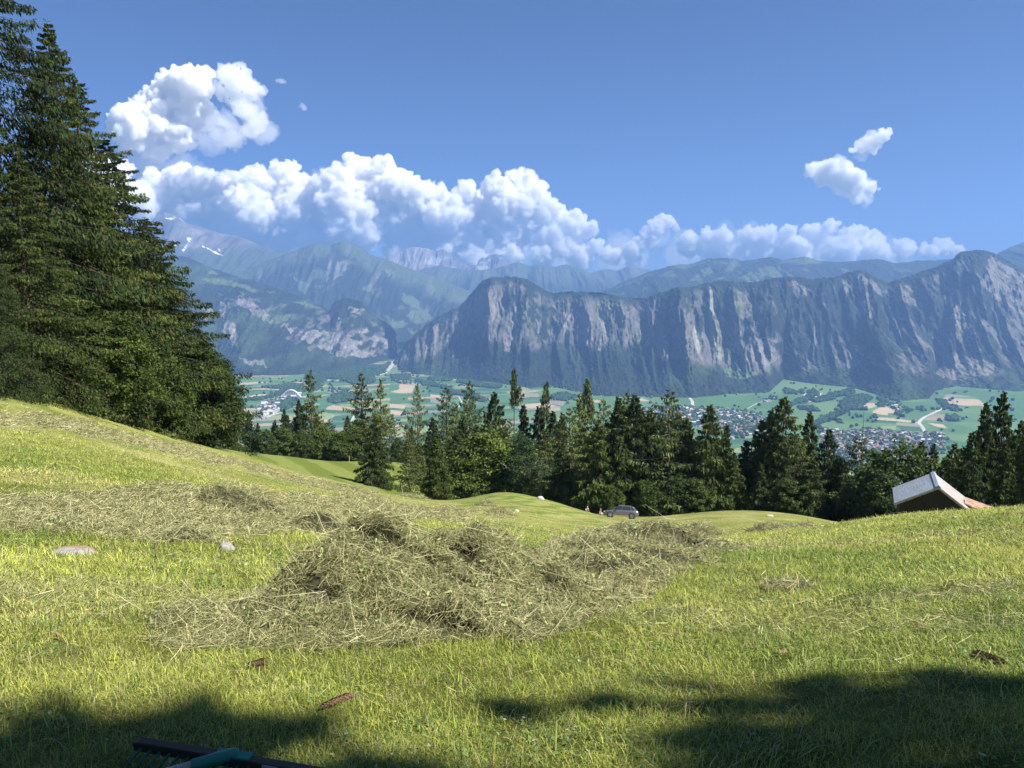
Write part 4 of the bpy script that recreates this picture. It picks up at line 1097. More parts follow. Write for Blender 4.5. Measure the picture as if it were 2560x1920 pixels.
v_, f_, c_ = join_parts([spread_hay(720000, 3, 60, 5), spread_hay(190000, 35, 115, 6)])
tag(link('spread_hay', mesh_np('spread_hay', v_, f_, c_, False, M_HAY)), kind='stuff')

# ------------------------------------------------------------------ hay piles
M_HAYCORE = mat_col('hay_core', rough=1.0, spec=0.02, nscale=30, namp=.5, bump=.03)
def hay_pile(bumps, label, n, seed, size=1.0, group=None, rough=0.05, stalk=1.0, holes=()):
    """bumps: (x, y, height, sx, sy); one mound of tangled stalks over a dark core"""
    r = np.random.default_rng(seed)
    B = np.array(bumps, float)
    x0, x1 = (B[:, 0] - 2.4 * B[:, 3]).min(), (B[:, 0] + 2.4 * B[:, 3]).max()
    y0, y1 = (B[:, 1] - 2.4 * B[:, 4]).min(), (B[:, 1] + 2.4 * B[:, 4]).max()
    def hf(x, y):
        h = np.zeros(np.shape(x))
        for bx, by, bh, sx, sy in bumps:
            q = ((x - bx) / sx) ** 2 + ((y - by) / sy) ** 2
            h = np.maximum(h, bh * np.exp(-0.5 * q ** 1.15)) + 0.15 * bh * np.exp(-.5 * q)
        h = h * (1 + .22 * fbm2(x / (.28 * size), y / (.28 * size), 4, seed + 1)) + rough * fbm2(x / (.12 * size), y / (.12 * size), 3, seed + 2) * np.clip(h * 6, 0, 1)
        return h
    N = 170 if n > 20000 else 40
    gx, gy = np.meshgrid(np.linspace(x0, x1, N), np.linspace(y0, y1, N))
    H = hf(gx, gy)
    Z = gz(gx, gy) + H - .045 * size - .06 * size * (noise2(gx / (.30 * size), gy / (.13 * size), seed + 12) > .38) * (H > .1 * size)
    for (qx, qy, qa, qb) in holes: Z = Z - .10 * np.exp(-(((gx - qx) / qa) ** 2 + ((gy - qy) / qb) ** 2))
    core = (np.stack([gx, gy, Z], -1).reshape(-1, 3), grid_faces(N, N), np.tile(np.array([0.045, 0.045, 0.02]), (N * N, 1)))  # shade inside the tangle put into the core's near-black colour
    m = int(n * 4)
    x = r.uniform(x0, x1, m); y = r.uniform(y0, y1, m); h = hf(x, y)
    e = .02
    gxr = (hf(x + e, y) - hf(x - e, y)) / (2 * e); gyr = (hf(x, y + e) - hf(x, y - e)) / (2 * e)
    area = np.sqrt(1 + gxr ** 2 + gyr ** 2)
    tf = noise2(x / (.16 * size), y / (.16 * size), seed + 9)
    hol = noise2(x / (.30 * size), y / (.13 * size), seed + 12) > .38
    for (qx, qy, qa, qb) in holes: hol |= ((x - qx) / qa) ** 2 + ((y - qy) / qb) ** 2 + .5 * noise2(x / .05, y / .05, 6) < 1  # stalks left out here, so the shade-coloured core shows as an undercut
    k = (h > .03 * size) & (r.random(m) < .55 * area * np.clip(.7 + .6 * tf, .25, 1.3) * np.where(hol, .12, 1)); idx = np.where(k)[0][:n]
    x, y, h, gxr, gyr, tf = [q[idx] for q in (x, y, h, gxr, gyr, tf)]
    k = len(x)
    nrm = np.stack([-gxr, -gyr, np.ones(k)], 1); nrm /= np.linalg.norm(nrm, axis=1)[:, None]
    P = np.stack([x, y, gz(x, y) + h - .02 * size], 1) + nrm * (r.uniform(-.03, .035, (k, 1)) * size)
    rnd = r.normal(0, 1, (k, 3)); flow = np.stack([np.cos(6 * noise2(x / (.3 * size), y / (.3 * size), 3)), np.sin(6 * noise2(x / (.3 * size), y / (.3 * size), 3)), np.zeros(k)], 1)
    Dd = rnd * .8 + flow; Dd -= nrm * (Dd * nrm).sum(1)[:, None] * r.uniform(.35, 1.0, (k, 1))
    L = (0.045 + .12 * r.random(k) ** 2) * size * stalk; W = (.0013 + .0016 * r.random(k)) * size * stalk
    c = hay_colours(k, r)
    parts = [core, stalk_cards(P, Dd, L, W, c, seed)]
    # long loose stems sticking out of the tangle
    q = r.choice(k, max(3, int(n * .006)))
    Dl = r.normal(0, 1, (len(q), 3)); Dl += nrm[q] * .5
    parts.append(stalk_cards(P[q] + nrm[q] * .03 * size, Dl, r.uniform(.25, .6, len(q)) * size * min(1, stalk) * .8, np.full(len(q), .0022 * size), np.tile([0.62, 0.56, 0.33], (len(q), 1)) * r.uniform(.6, 1.1, (len(q), 1)), seed + 3, .5))
    # wilted leaves of herbs
    q = r.choice(k, int(n * .05))
    parts.append(stalk_cards(P[q] + nrm[q] * .01, r.normal(0, 1, (len(q), 3)), r.uniform(.02, .05, len(q)) * size, r.uniform(.008, .018, len(q)) * size, np.tile([0.22, 0.26, 0.10], (len(q), 1)) * r.uniform(.5, 1.6, (len(q), 1)), seed + 4, .2))
    V, Fq, C = join_parts(parts)
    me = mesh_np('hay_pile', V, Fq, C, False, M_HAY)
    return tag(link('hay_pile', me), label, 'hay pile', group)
def pile_spot(u, v, rr):
    """x, y and height so that a mound at distance rr reaches pixel (u, v)"""
    a, dy, dz = ray(u, v); h = math.hypot(a, dy)
    x, y, z = float(a / h * rr), float(dy / h * rr), float(dz / h * rr)
    return x, y, z - float(gz(x, y))
def B(du, dv, rr, sx, sy, f=.87):
    x, y, h = pile_spot(du * D, dv * D, rr)
    return (x, y, max(.05, h * f), sx, sy)
hay_pile([B(835, 1125, 5.35, .40, .55, .76), B(760, 1165, 5.1, .28, .45, .82), B(690, 1215, 4.85, .22, .36), B(930, 1150, 5.35, .3, .5, .80), B(1040, 1150, 5.5, .30, .42), B(1130, 1195, 5.5, .3, .4),
          B(640, 1262, 4.6, .2, .3), B(1215, 1250, 5.4, .28, .36), B(900, 1260, 4.65, .5, .28), B(720, 1300, 4.4, .26, .18), B(1060, 1290, 4.75, .34, .24),
          B(455, 1305, 4.55, .20, .22), B(400, 1335, 4.4, .15, .17), B(545, 1300, 4.6, .2, .22), B(1000, 1330, 4.45, .3, .15)],
         'large grey green heap of freshly cut hay in the near grass', 130000, 31, holes=[hit(650 * D, 1352 * D)[:2] + (.24, .10), hit(725 * D, 1312 * D)[:2] + (.17, .08), hit(1015 * D, 1350 * D)[:2] + (.13, .05), hit(850 * D, 1322 * D)[:2] + (.10, .05)])
hay_pile([B(1390, 1132, 11.5, .8, .9), B(1430, 1150, 11.0, .4, .7), B(1310, 1152, 10.5, .5, .8), B(1380, 1170, 8.8, .5, .7), B(1290, 1190, 7.6, .5, .7)],
         'flattened hay heap trailing away behind the right end of the large heap', 46000, 32, size=1.3)
for (du, dv, rr, s, sy, lab, sd) in [
    (1082, 1102, 52, .55, .6, 'small rounded hay heap on the meadow below the grassy mound', 41), (1048, 1068 + 14, 66, .4, .5, 'low hay heap lying near the foot of the mound', 42),
    (497, 1050, 16, .5, .5, 'hay tuft on the upper edge of the left hay band', 43), (545, 1046, 16.5, .45, .5, 'rounded hay tuft rising highest from the left hay band', 44),
    (150, 1128, 10.6, .32, .3, 'dark hay tuft in the hay band above the flat stone', 45), (400, 1140, 10.2, .3, .3, 'dark round hay tuft left of the pale round stone', 46),
    (893, 1071, 74, .9, .7, 'hay heap under the dark spruce at the left end of the mound', 47), (1520, 1128, 36, .5, .6, 'pointed small hay heap in the bright meadow right of the car', 48),
    (1500, 1122, 44, .5, .5, 'low hay heap behind the pointed heap right of the car', 49), (1655, 1133, 38, .5, .5, 'dark hay heap at the left end of the far right swath', 50),
    (690, 1088, 15, .4, .35, 'flat hay tuft just left of the top of the large heap', 51), (745, 1052, 58, 1.2, 1.0, 'hay roll lying on the crest of the left slope', 52)]:
    x, y, h = pile_spot(du * D, dv * D, rr)
    h = min(max(h, .22 * s), .8 * s)
    k = max(1.0, rr / 9)
    hay_pile([(x, y, h, s, sy), (x + s * .8, y + .2, h * .6, s * .6, sy * .7)], lab, 2600, sd, size=1.6, group='small hay heaps on the meadow', stalk=k ** .75)

# ------------------------------------------------------------------ trees
M_NEEDLE = mat_col('conifer_needles', rough=0.75, spec=0.15, translucent=0.22)
M_LEAF = mat_col('broad_leaves', rough=0.6, spec=0.2, translucent=0.32)
for _m, _lo, _hi in ((M_NEEDLE, .75, 1.55), (M_LEAF, .7, 1.4)):      # every tree has its own tone
    _nt = _m.node_tree; _a = _nt.nodes['Attribute']
    _oi = _nt.nodes.new('ShaderNodeObjectInfo'); _cr = _nt.nodes.new('ShaderNodeValToRGB'); _mx = _nt.nodes.new('ShaderNodeMix'); _mx.data_type = 'RGBA'; _mx.blend_type = 'MULTIPLY'; _mx.inputs[0].default_value = 1
    _cr.color_ramp.elements[0].color = (_lo * .9, _lo, _lo * 1.15, 1); _cr.color_ramp.elements[1].color = (_hi * 1.1, _hi, _hi * .8, 1)
    _tg = [l.to_socket for l in _a.outputs['Color'].links]
    _nt.links.new(_oi.outputs['Random'], _cr.inputs[0]); _nt.links.new(_cr.outputs[0], _mx.inputs['B']); _nt.links.new(_a.outputs['Color'], _mx.inputs['A'])
    for _s in _tg: _nt.links.new(_mx.outputs['Result'], _s)
M_BARK = mat_plain('bark_grey_brown', (0.115, 0.085, 0.062), 0.95, nscale=3, namp=.4, stretch=(3, 3, .6), bump=.02)
M_BARKPALE = mat_plain('bark_pale', (0.34, 0.32, 0.28), 0.9, nscale=3, namp=.3, stretch=(3, 3, .6))

def cards(P, Dr, up, L, W, col, droop=0.25):
    """leaf or spray cards: bent kite shapes, two quads each"""
    Dr = Dr / (np.linalg.norm(Dr, axis=1)[:, None] + 1e-9)
    S = np.cross(Dr, up); S /= np.linalg.norm(S, axis=1)[:, None] + 1e-9
    S = S * (W * .5)[:, None]
    dz = np.zeros_like(P); dz[:, 2] = -droop * L
    M = P + Dr * (L * .45)[:, None] + dz * .15; E = P + Dr * L[:, None] + dz
    V = np.stack([P, M + S, E, M - S], 1)
    return V.reshape(-1, 3), (np.arange(len(P)) * 4)[:, None] + np.array([[0, 1, 2, 3]]), np.repeat(col, 4, 0)

def conifer(seed, H, R, kind='spruce', det=1.0, z0=0.03, bare=False, taper=0.85, irregular=.15, gaps=0.0, top_dead=False, side_fill=1.0, nbm=1.0):
    """returns (wood verts, faces), (crown verts, faces, colours)"""
    r = np.random.default_rng(seed)
    rb = 0.011 * H + .05
    n = 14
    hz_ = np.linspace(-1.2, H, n)
    wob = np.stack([np.cumsum(r.normal(0, .012 * H / n * 2, n)), np.cumsum(r.normal(0, .012 * H / n * 2, n)), hz_], 1); wob[:, :2] -= wob[1, :2]
    rads = np.clip(rb * (1 - np.clip(hz_, 0, H) / H) ** .8, .018, 9)
    wood = [tube(wob, rads, 7)]
    nb = int(H * (6.2 if kind == 'spruce' else 5.2) * nbm)
    t = z0 + (1 - z0) * np.linspace(0, .992, nb) ** (1.0)
    crownP, crownD, crownL, crownW, crownC, crownU = [], [], [], [], [], []
    az = 0
    ns = max(8, int((200 if kind == 'spruce' else 125) * det * side_fill))
    dirmul = 1 + irregular * np.array([noise2(np.array([k * .9]), np.array([seed * 1.7]), 5)[0] for k in range(12)])
    dens_ = 1.5 if det < 2 else 1.0
    for i in range(nb):
        h = t[i] * H
        az += 2.399 + r.normal(0, .35)
        rel = (1 - t[i])
        dm = np.interp((az % 6.283) / 6.283 * 12, range(12), dirmul)
        if kind == 'spruce':
            L = R * (rel ** taper) * r.uniform(.72, 1.12) * dm + .12
            if t[i] < .12: L *= .75 + 2 * t[i]
            rise = .30 * (1 if t[i] > .75 else .15) + r.normal(0, .09); sag = .30 + .35 * rel + abs(r.normal(0, .10))
        else:
            L = R * (min(1, (rel * 1.25)) ** .8) * r.uniform(.45, 1.15) * dm + .15
            rise = .28; sag = .22 + .2 * rel
        if bare and t[i] < .62:
            if r.random() < .85: continue
            L *= .4
        if gaps and r.random() < gaps: continue
        m = 7
        q = np.linspace(0, 1, m)
        hd = np.array([math.cos(az), math.sin(az)])
        px = hd[0] * L * q; py = hd[1] * L * q
        pz = h + L * (rise * q - sag * q ** 1.6 + .22 * q ** 4)
        cx = np.interp(h, hz_, wob[:, 0]); cy_ = np.interp(h, hz_, wob[:, 1])
        path = np.stack([px + cx, py + cy_, pz], 1)
        if L > .5 and (i % 2 == 0 or kind != 'spruce' or det > 1.5):
            wood.append(tube(path, np.linspace(.009 * L + .008, .004, m) * (.5 if det > 2 else 1), 4))
        if top_dead and t[i] > .80: continue
        k = max(8, int(ns * dens_ * (min(L / R, 1.1) ** 1.3 * .85 + .20)))
        s = r.uniform(.05, 1, k) ** .75
        base = np.stack([np.interp(s, q, path[:, j]) for j in range(3)], 1)
        side = r.choice([-1, 1], k); spread = (1 - s * .75)
        lat = np.array([-hd[1], hd[0], 0]); fw = np.array([hd[0], hd[1], 0])
        off = L * .40 * spread * r.uniform(0, 1, k) ** .8
        base = base + lat[None] * (side * off)[:, None] + fw[None] * (off * .35)[:, None]
        base[:, 2] -= off * (.30 if kind == 'spruce' else .1) + L * r.uniform(0, .10 if kind == 'spruce' else .05, k)
        hang = r.random(k) < ((.66 if det > 2 else .55) if kind == 'spruce' else .40)
        Dv = fw[None] * (1.0 - .0 * s)[:, None] + lat[None] * (side * r.uniform(.2, 1.1, k))[:, None] + np.array([0, 0, 1])[None] * r.normal(-.15, .25, k)[:, None]
        Dv[hang] = np.stack([r.normal(0, .25, hang.sum()), r.normal(0, .25, hang.sum()), -np.ones(hang.sum())], 1) + fw * .25
        Lc = (.50 if kind == 'spruce' else .38) * r.uniform(.5, 1.25, k) / det ** .5 * (.65 + .35 * min(1, L / R * 1.6))
        Lc = np.where(hang, Lc * 1.35, Lc); Wc = Lc * r.uniform(.24, .46, k)
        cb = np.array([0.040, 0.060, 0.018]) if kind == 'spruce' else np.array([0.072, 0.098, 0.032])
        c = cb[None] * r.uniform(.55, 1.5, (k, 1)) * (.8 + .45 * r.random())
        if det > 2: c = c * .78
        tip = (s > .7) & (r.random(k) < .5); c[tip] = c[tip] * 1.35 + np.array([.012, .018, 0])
        brown = r.random(k) < (.04 if det < 2 else np.where(s > .8, .07, .02)); c[brown] = np.array([.09, .06, .03])
        crownP.append(base); crownD.append(Dv); crownL.append(Lc); crownW.append(Wc); crownC.append(c)
        U = np.tile(np.array([0, 0, 1.0]), (k, 1)) + r.normal(0, .8, (k, 3)); U[hang] = r.normal(0, 1, (hang.sum(), 3)); crownU.append(U)
    # leader
    k = 14
    hh = H - r.uniform(0, .06, k) * H
    if not top_dead:
        crownP.append(np.stack([np.full(k, wob[-1, 0]), np.full(k, wob[-1, 1]), hh], 1)); a_ = r.uniform(0, 6.28, k)
        crownD.append(np.stack([np.cos(a_), np.sin(a_), np.full(k, .7)], 1)); crownL.append(np.full(k, .26)); crownW.append(np.full(k, .07))
        crownC.append(np.tile([.035, .06, .022], (k, 1))); crownU.append(r.normal(0, 1, (k, 3)))
    W_ = join_parts(wood)
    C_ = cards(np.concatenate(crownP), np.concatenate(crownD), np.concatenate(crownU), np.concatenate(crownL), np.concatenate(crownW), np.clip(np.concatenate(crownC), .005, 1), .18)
    return W_, C_

def broadleaf(seed, H, R, det=1.0, stem=.15, col=(0.068, 0.105, 0.024), lean=0, n0=9000, leaf=.30, multi=1):
    r = np.random.default_rng(seed)
    wood = []
    tips = []
    def limb(p, d, L, rad, lvl):
        m = 6
        q = np.linspace(0, 1, m)[:, None]
        b = r.normal(0, .12, 3)
        path = p + d * L * q + b * L * q ** 2 + np.array([0, 0, .12 * L]) * q ** 2
        wood.append(tube(path, np.linspace(rad, rad * .45, m), 6 if lvl < 2 else 4))
        if lvl >= 3:
            tips.append(path[-1]); tips.append(path[3]); return
        for j in range(4 if lvl else 6):
            a = r.uniform(.4, 1.0); base = path[int(np.clip(a * 5, 2, 5))]
            dd = d + r.normal(0, .62, 3); dd[2] = abs(dd[2]) * .7 + .12; dd /= np.linalg.norm(dd)
            limb(base, dd, L * r.uniform(.5, .72), rad * .5, lvl + 1)
    for s in range(multi):
        d = np.array([r.normal(0, .10 + .12 * (multi > 1)) + lean, r.normal(0, .1 + .1 * (multi > 1)), 1.0]); d /= np.linalg.norm(d)
        limb(np.array([r.normal(0, .3) * (multi > 1), r.normal(0, .3) * (multi > 1), -.6]), d, H * .42, .012 * H + .06, 0)
    # clumps through an uneven ellipsoid
    nc = int(150 * (R / 4) ** 1.2)
    cl = r.normal(0, 1, (nc, 3)); cl /= np.linalg.norm(cl, axis=1)[:, None]
    rad = r.uniform(.25, 1, nc) ** .45
    c0 = H * (stem + (1 - stem) * .5); hh = H * (1 - stem) * .5
    lump = 1 + .22 * noise3(cl[:, 0] * 1.6, cl[:, 1] * 1.6, cl[:, 2] * 1.6 + seed, seed)
    C = cl * rad[:, None] * lump[:, None] * np.array([R, R, hh]); C[:, 2] = c0 + C[:, 2]
    low = (C[:, 2] - H * stem) / (H * (1 - stem))
    C[:, :2] *= (np.clip(1.25 - .75 * low, .3, 1.15))[:, None]
    tp = np.array(tips); 
    C = np.concatenate([C, tp[r.choice(len(tp), min(len(tp), nc // 2), replace=False)]])
    n = int(n0 * det)
    ci = r.integers(0, len(C), n)
    cs = (.42 + .55 * r.random(len(C))) * (R / 4) ** .5
    o = r.normal(0, 1, (n, 3)); o /= np.linalg.norm(o, axis=1)[:, None]; o *= (r.random(n) ** .5)[:, None]; o[:, 2] *= .6
    P = C[ci] + o * cs[ci][:, None]
    Dv = o + r.normal(0, .6, (n, 3)); Dv[:, 2] -= .35
    U = np.tile([0, 0, 1.0], (n, 1)) + r.normal(0, .55, (n, 3))
    L = leaf * r.uniform(.6, 1.3, n) / det ** .4; W = L * r.uniform(.5, .85, n)
    shade = (.7 + .6 * r.random(len(C)))[ci]
    c = np.array(col)[None] * (shade * r.uniform(.65, 1.35, n))[:, None]
    return join_parts(wood), cards(P, Dv, U, L, W, np.clip(c, .005, 1), .1)

def tree_meshes(gen, bark, leafm, names=('trunk', 'crown')):
    (wv, wf, _), (cv, cf, cc) = gen[0], gen[1]
    return mesh_np(names[0], wv, wf, None, True, bark), mesh_np(names[1], cv, cf, cc, False, leafm)
def place_tree(kind, meshes, x, y, s, sxy, rz, label, cat, group=None, z=None, lean=0.0):
    z = float(gz(x, y)) if z is None else z
    root = empty(kind, (x, y, z), label, cat, group, rz)
    root.scale = (s * sxy, s * sxy, s)
    root.rotation_euler = (lean * .3, lean, rz)
    link('trunk', meshes[0], root); link('crown', meshes[1], root)
    return root

# variants for the belt, all 16 m tall at scale 1
SPRUCES = [tree_meshes(conifer(s, 16, R, 'spruce', 1.0, taper=tp, irregular=.3), M_BARK, M_NEEDLE) for s, R, tp in ((1, 6.6, .92), (2, 6.0, .98), (3, 7.0, .88), (4, 5.8, .92), (5, 6.4, .84))]
LARCHES = [tree_meshes(conifer(s, 16, R, 'larch', 1.0, z0=z0, irregular=.5, gaps=.05), M_BARK, M_NEEDLE) for s, R, z0 in ((11, 6.0, .03), (12, 5.4, .04), (13, 6.2, .02))]
SPARSE = [tree_meshes(conifer(s, 16, R, 'larch', .9, z0=.3, irregular=.7, gaps=.28), M_BARK, M_NEEDLE) for s, R in ((15, 4.6), (16, 4.0))]
TUFTS = [tree_meshes(conifer(s, 16, 4.2, 'larch', .75, z0=z0, bare=False, irregular=.9, gaps=.35, nbm=1.1, side_fill=.7), M_BARK, M_NEEDLE) for s, z0 in ((17, .74), (18, .77))]
OLD = tree_meshes(conifer(19, 16, 4.4, 'larch', 1.2, z0=.05, irregular=.7, gaps=.1, top_dead=True), M_BARK, M_NEEDLE)
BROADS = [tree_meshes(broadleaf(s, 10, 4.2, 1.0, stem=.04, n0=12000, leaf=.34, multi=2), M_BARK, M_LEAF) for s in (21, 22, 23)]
BIRCH = tree_meshes(broadleaf(25, 13, 3.3, 1.0, stem=.05, n0=12000, leaf=.26, col=(0.07, 0.115, 0.035)), M_BARKPALE, M_LEAF)
KIND = {'S': (SPRUCES, 16, 'spruce_tree', 'spruce'), 'L': (LARCHES, 16, 'larch_tree', 'larch'), 'P': (SPARSE, 16, 'larch_tree', 'larch'), 'T': (TUFTS, 16, 'larch_tree', 'larch'),
        'O': ([OLD], 16, 'spruce_tree', 'spruce'), 'B': (BROADS, 10, 'deciduous_tree', 'deciduous tree'), 'W': ([BIRCH], 13, 'birch_tree', 'birch')}
BELT = [  # kind, column, top row (measured), distance, relative girth, height if fixed, label
 # left part, behind the far pasture
 ('S', 500, 905, 150, .9, 'dark bushy spruce at the lower right edge of the big left spruces'), ('S', 540, 885, 170, .8, 'dark round topped spruce beside the foot of the left trees'), ('P', 520, 855, 175, .9, 'thin sparse tree showing above the right edge of the leafy trees'),
 ('B', 575, 925, 168, 1.0, 'low leafy tree at the left end of the pasture fence'), ('B', 612, 920, 172, 1.1, 'round leafy tree behind the first fence posts'), ('B', 655, 925, 172, 1.0, 'dark leafy tree below the tall larch with bare gaps'),
 ('B', 700, 918, 174, 1.1, 'pale leafy tree just right of the tall gappy larch foot'), ('B', 738, 930, 170, 1.0, 'low leafy tree where the fence nears the dark spruce'), ('L', 715, 905, 182, 1.0, 'short feathery larch behind the fence trees'),
 ('S', 650, 862, 190, .8, 'narrow dark spruce left of the tall gappy larch'), ('S', 618, 882, 188, .8, 'small dark spruce left of the narrow one'), ('P', 677, 798, 192, 1.0, 'tall gappy larch standing against the valley fields on the left'),
 ('S', 597, 905, 190, .7, 'short spruce nearest the arch bridge'), ('S', 690, 920, 185, .9, 'small spruce tucked behind the gappy larch'),
 ('P', 784, 803, 178, 1.05, 'left one of the twin tall larches above the foreground dark spruce'), ('P', 824, 818, 176, 1.0, 'right one of the twin tall larches above the foreground dark spruce'), ('L', 800, 900, 172, .8, 'short larch at the feet of the twin larches'),
 ('B', 765, 915, 172, 1.0, 'leafy tree left of the twin larches'), ('B', 860, 945, 171, .8, 'dark leafy tree right of the foreground dark spruce'), ('S', 770, 905, 176, .8, 'spruce half hidden left of the dark free standing spruce'),
 ('S', 812, 897, 121, .82, 'dark free standing spruce on the striped pasture'), 
 ('L', 903, 828, 182, .65, 'pale feathery larch to the right of the twin larches'), ('S', 890, 920, 170, .65, 'dark spruce at the right end of the far pasture'), ('L', 966, 835, 170, .95, 'yellowish larch with thin crown left of centre'),
 ('S', 935, 900, 160, .8, 'spruce below the pale feathery larch'), ('L', 1015, 822, 172, .8, 'narrow pointed larch left of the bare trunked one'), ('L', 985, 870, 160, .9, 'grey green larch below the narrow pointed one'),
 ('S', 946, 935, 108, .85, 'dark spruce at the left foot of the grassy mound'), ('S', 928, 960, 150, .55, 'small dark spruce behind the one at the mound'), ('S', 1000, 905, 150, 1.0, 'dark spruce behind the leafy trees of the mound'),
 ('B', 1055, 925, 128, 1.45, 'broad leafy tree behind the grassy mound'), ('B', 1020, 985, 124, 1.1, 'low leafy tree at the left end of the mound'), ('W', 1128, 925, 122, 1.0, 'pale stemmed birch behind the top of the mound'), ('B', 1090, 955, 132, 1.1, 'leafy tree crowded between the broad tree and the birch'),
 ('S', 1070, 845, 165, .9, 'dark pointed spruce left of the bare trunked larch'), ('T', 1111, 794, 172, .62, 'tallest larch with a long bare trunk and a small tufted crown'), ('T', 1180, 824, 178, .55, 'slim larch with a bare trunk and a drooping tuft'), ('T', 1268, 818, 180, .75, 'wind swept larch tuft rising behind the big spruces'),
 ('S', 1132, 872, 160, .8, 'dark spruce right of the long bare trunk'), ('S', 1162, 876, 158, .75, 'slender spruce between the two bare trunked larches'), ('S', 1192, 886, 158, .8, 'small dark spruce below the slim tufted larch'), ('S', 1212, 890, 150, .8, 'reddish dark spruce top right of the slim tufted larch'),
 ('L', 1100, 905, 145, 1.0, 'larch crown behind the birch'), ('L', 1180, 925, 132, 1.1, 'broad pale larch right of the birch'), ('L', 1230, 880, 134, 1.0, 'feathery larch left of the big dark spruces'), ('L', 1252, 850, 140, .95, 'tall pale larch left of the big dark spruces'), ('L', 1300, 862, 138, .9, 'pointed larch behind the big dark spruces'),
 ('S', 1210, 960, 122, 1.0, 'low dark spruce right of the mound'), ('L', 1165, 985, 126, 1.0, 'low larch right of the birch foot'), ('B', 1240, 1010, 121, 1.0, 'low leafy tree left of the people by the car'),
 # big dark group behind the car
 ('S', 1290, 905, 118, 1.15, 'dark spruce above the two people by the car'), ('S', 1332, 856, 119, 1.1, 'left one of the two tallest dark spruces behind the car'), ('S', 1366, 850, 121, 1.1, 'right one of the two tallest dark spruces behind the car'), ('S', 1398, 893, 124, .9, 'narrow spruce between the tallest pair and the big larch'),
 ('L', 1441, 842, 122, 1.3, 'big broad pale larch to the right above the car'), ('L', 1350, 845, 140, .7, 'thin larch top peeping between the tallest pair'), ('S', 1478, 900, 124, 1.0, 'dark spruce right of the big pale larch'), ('S', 1526, 872, 122, 1.0, 'pointed dark spruce in front of the village'), ('S', 1562, 915, 124, .9, 'shorter dark spruce right of the pointed one'),
 ('B', 1320, 1040, 114, .9, 'leafy undergrowth tree directly behind the car'), ('B', 1400, 1035, 115, 1.0, 'leafy undergrowth tree right of the car'), ('B', 1500, 1030, 117, 1.0, 'leafy undergrowth tree below the pointed spruce'), ('B', 1460, 1020, 117, .9, 'leafy undergrowth tree below the big larch'), ('S', 1580, 975, 121, 1.0, 'low broad spruce before the gap in the belt'),
 ('S', 1605, 950, 128, 1.0, 'low dark spruce in the dip of the belt below the village'), ('S', 1640, 905, 128, 1.1, 'spruce left of the tall right hand pair'), ('S', 1658, 880, 128, .8, 'narrow spruce leaning on the tall right hand pair'), ('S', 1684, 855, 126, 1.1, 'tallest spruce right of the village'), ('S', 1738, 886, 130, .85, 'pointed spruce with a thin top right of the tallest one'), ('L', 1712, 930, 122, 1.0, 'greenish larch below the thin topped spruce'),
 ('S', 1782, 925, 124, 1.0, 'olive toned spruce at the edge of the right gap'), ('S', 1640, 1000, 120, 1.1, 'low spruce at the meadow edge below the tallest right spruce'), ('S', 1750, 990, 119, 1.1, 'low spruce at the meadow edge below the olive one'), ('B', 1700, 1030, 118, 1.0, 'leafy tree at the meadow edge right of the car meadow'),
 ('O', 1852, 890, 124, 1.0, 'old shaggy spruce with a bare dead top before the town'), ('S', 1815, 990, 122, .8, 'small spruce left of the old shaggy one'), ('B', 1880, 1000, 118, 1.0, 'leafy tree at the right foot of the old spruce'),
 ('B', 1935, 938, 112, 1.05, 'light green leafy tree left of the hut'), ('S', 1908, 970, 128, .8, 'dark spruce behind the light green leafy tree'), ('S', 1978, 950, 128, .8, 'slim spruce top right of the light green tree'), ('S', 2003, 955, 126, .75, 'small dark spruce top left of the right hand giants'), ('B', 1905, 1020, 104, .9, 'leafy bush tree just left of the hut roof'),
 ('S', 2048, 955, 108, 1.0, 'spruce directly behind the hut ridge'), ('S', 2112, 866, 104, .72, 'left one of the two giant spruces behind the hut'), ('S', 2146, 844, 106, .72, 'right one of the two giant spruces behind the hut'), ('S', 2190, 905, 100, .8, 'dark spruce right of the giants'), ('S', 2225, 865, 102, .8, 'spruce cut by the right edge of the picture'), ('S', 2085, 930, 96, .85, 'broad dark spruce above the rusty lean to roof'), ('S', 2160, 960, 90, .9, 'low broad spruce at the right crest'),
 ('S', 2290, 880, 100, 1.1, None), ('S', 2350, 900, 104, 1.1, None), ('S', 2030, 985, 112, 1.0, 'low spruce behind the left eave of the hut'), ('S', 2215, 985, 86, 1.0, 'low dark spruce at the far right of the crest'),
]
rt = np.random.default_rng(77)
for i, (k, du, dv, rr, girth, lab) in enumerate(BELT):
    ms, h0, nm, cat = KIND[k]
    x, y, z = on_ground(du * D, rr)
    z -= .15
    a, dy, dz = ray(du * D, dv * D)
    ztop = float(dz / math.hypot(float(a), float(dy)) * math.hypot(x, y))
    H = ztop - z
    s = H / h0
    place_tree(nm, ms[i % len(ms)], x, y, s, girth * {'S': 1.0, 'L': 1.0, 'P': .95, 'T': .85, 'O': .95, 'B': 1.0, 'W': 1.0}[k] * (1.05 if H < 12 else .92), rt.uniform(0, 6.28), lab or 'spruce beyond the right edge of the picture', cat,
               {'S': 'spruces of the forest belt', 'O': 'spruces of the forest belt', 'L': 'larches of the forest belt', 'P': 'larches of the forest belt', 'T': 'larches of the forest belt', 'B': 'leafy trees of the forest belt', 'W': 'leafy trees of the forest belt'}[k], z=z)

# trees in the depth of the belt
used_near = set()

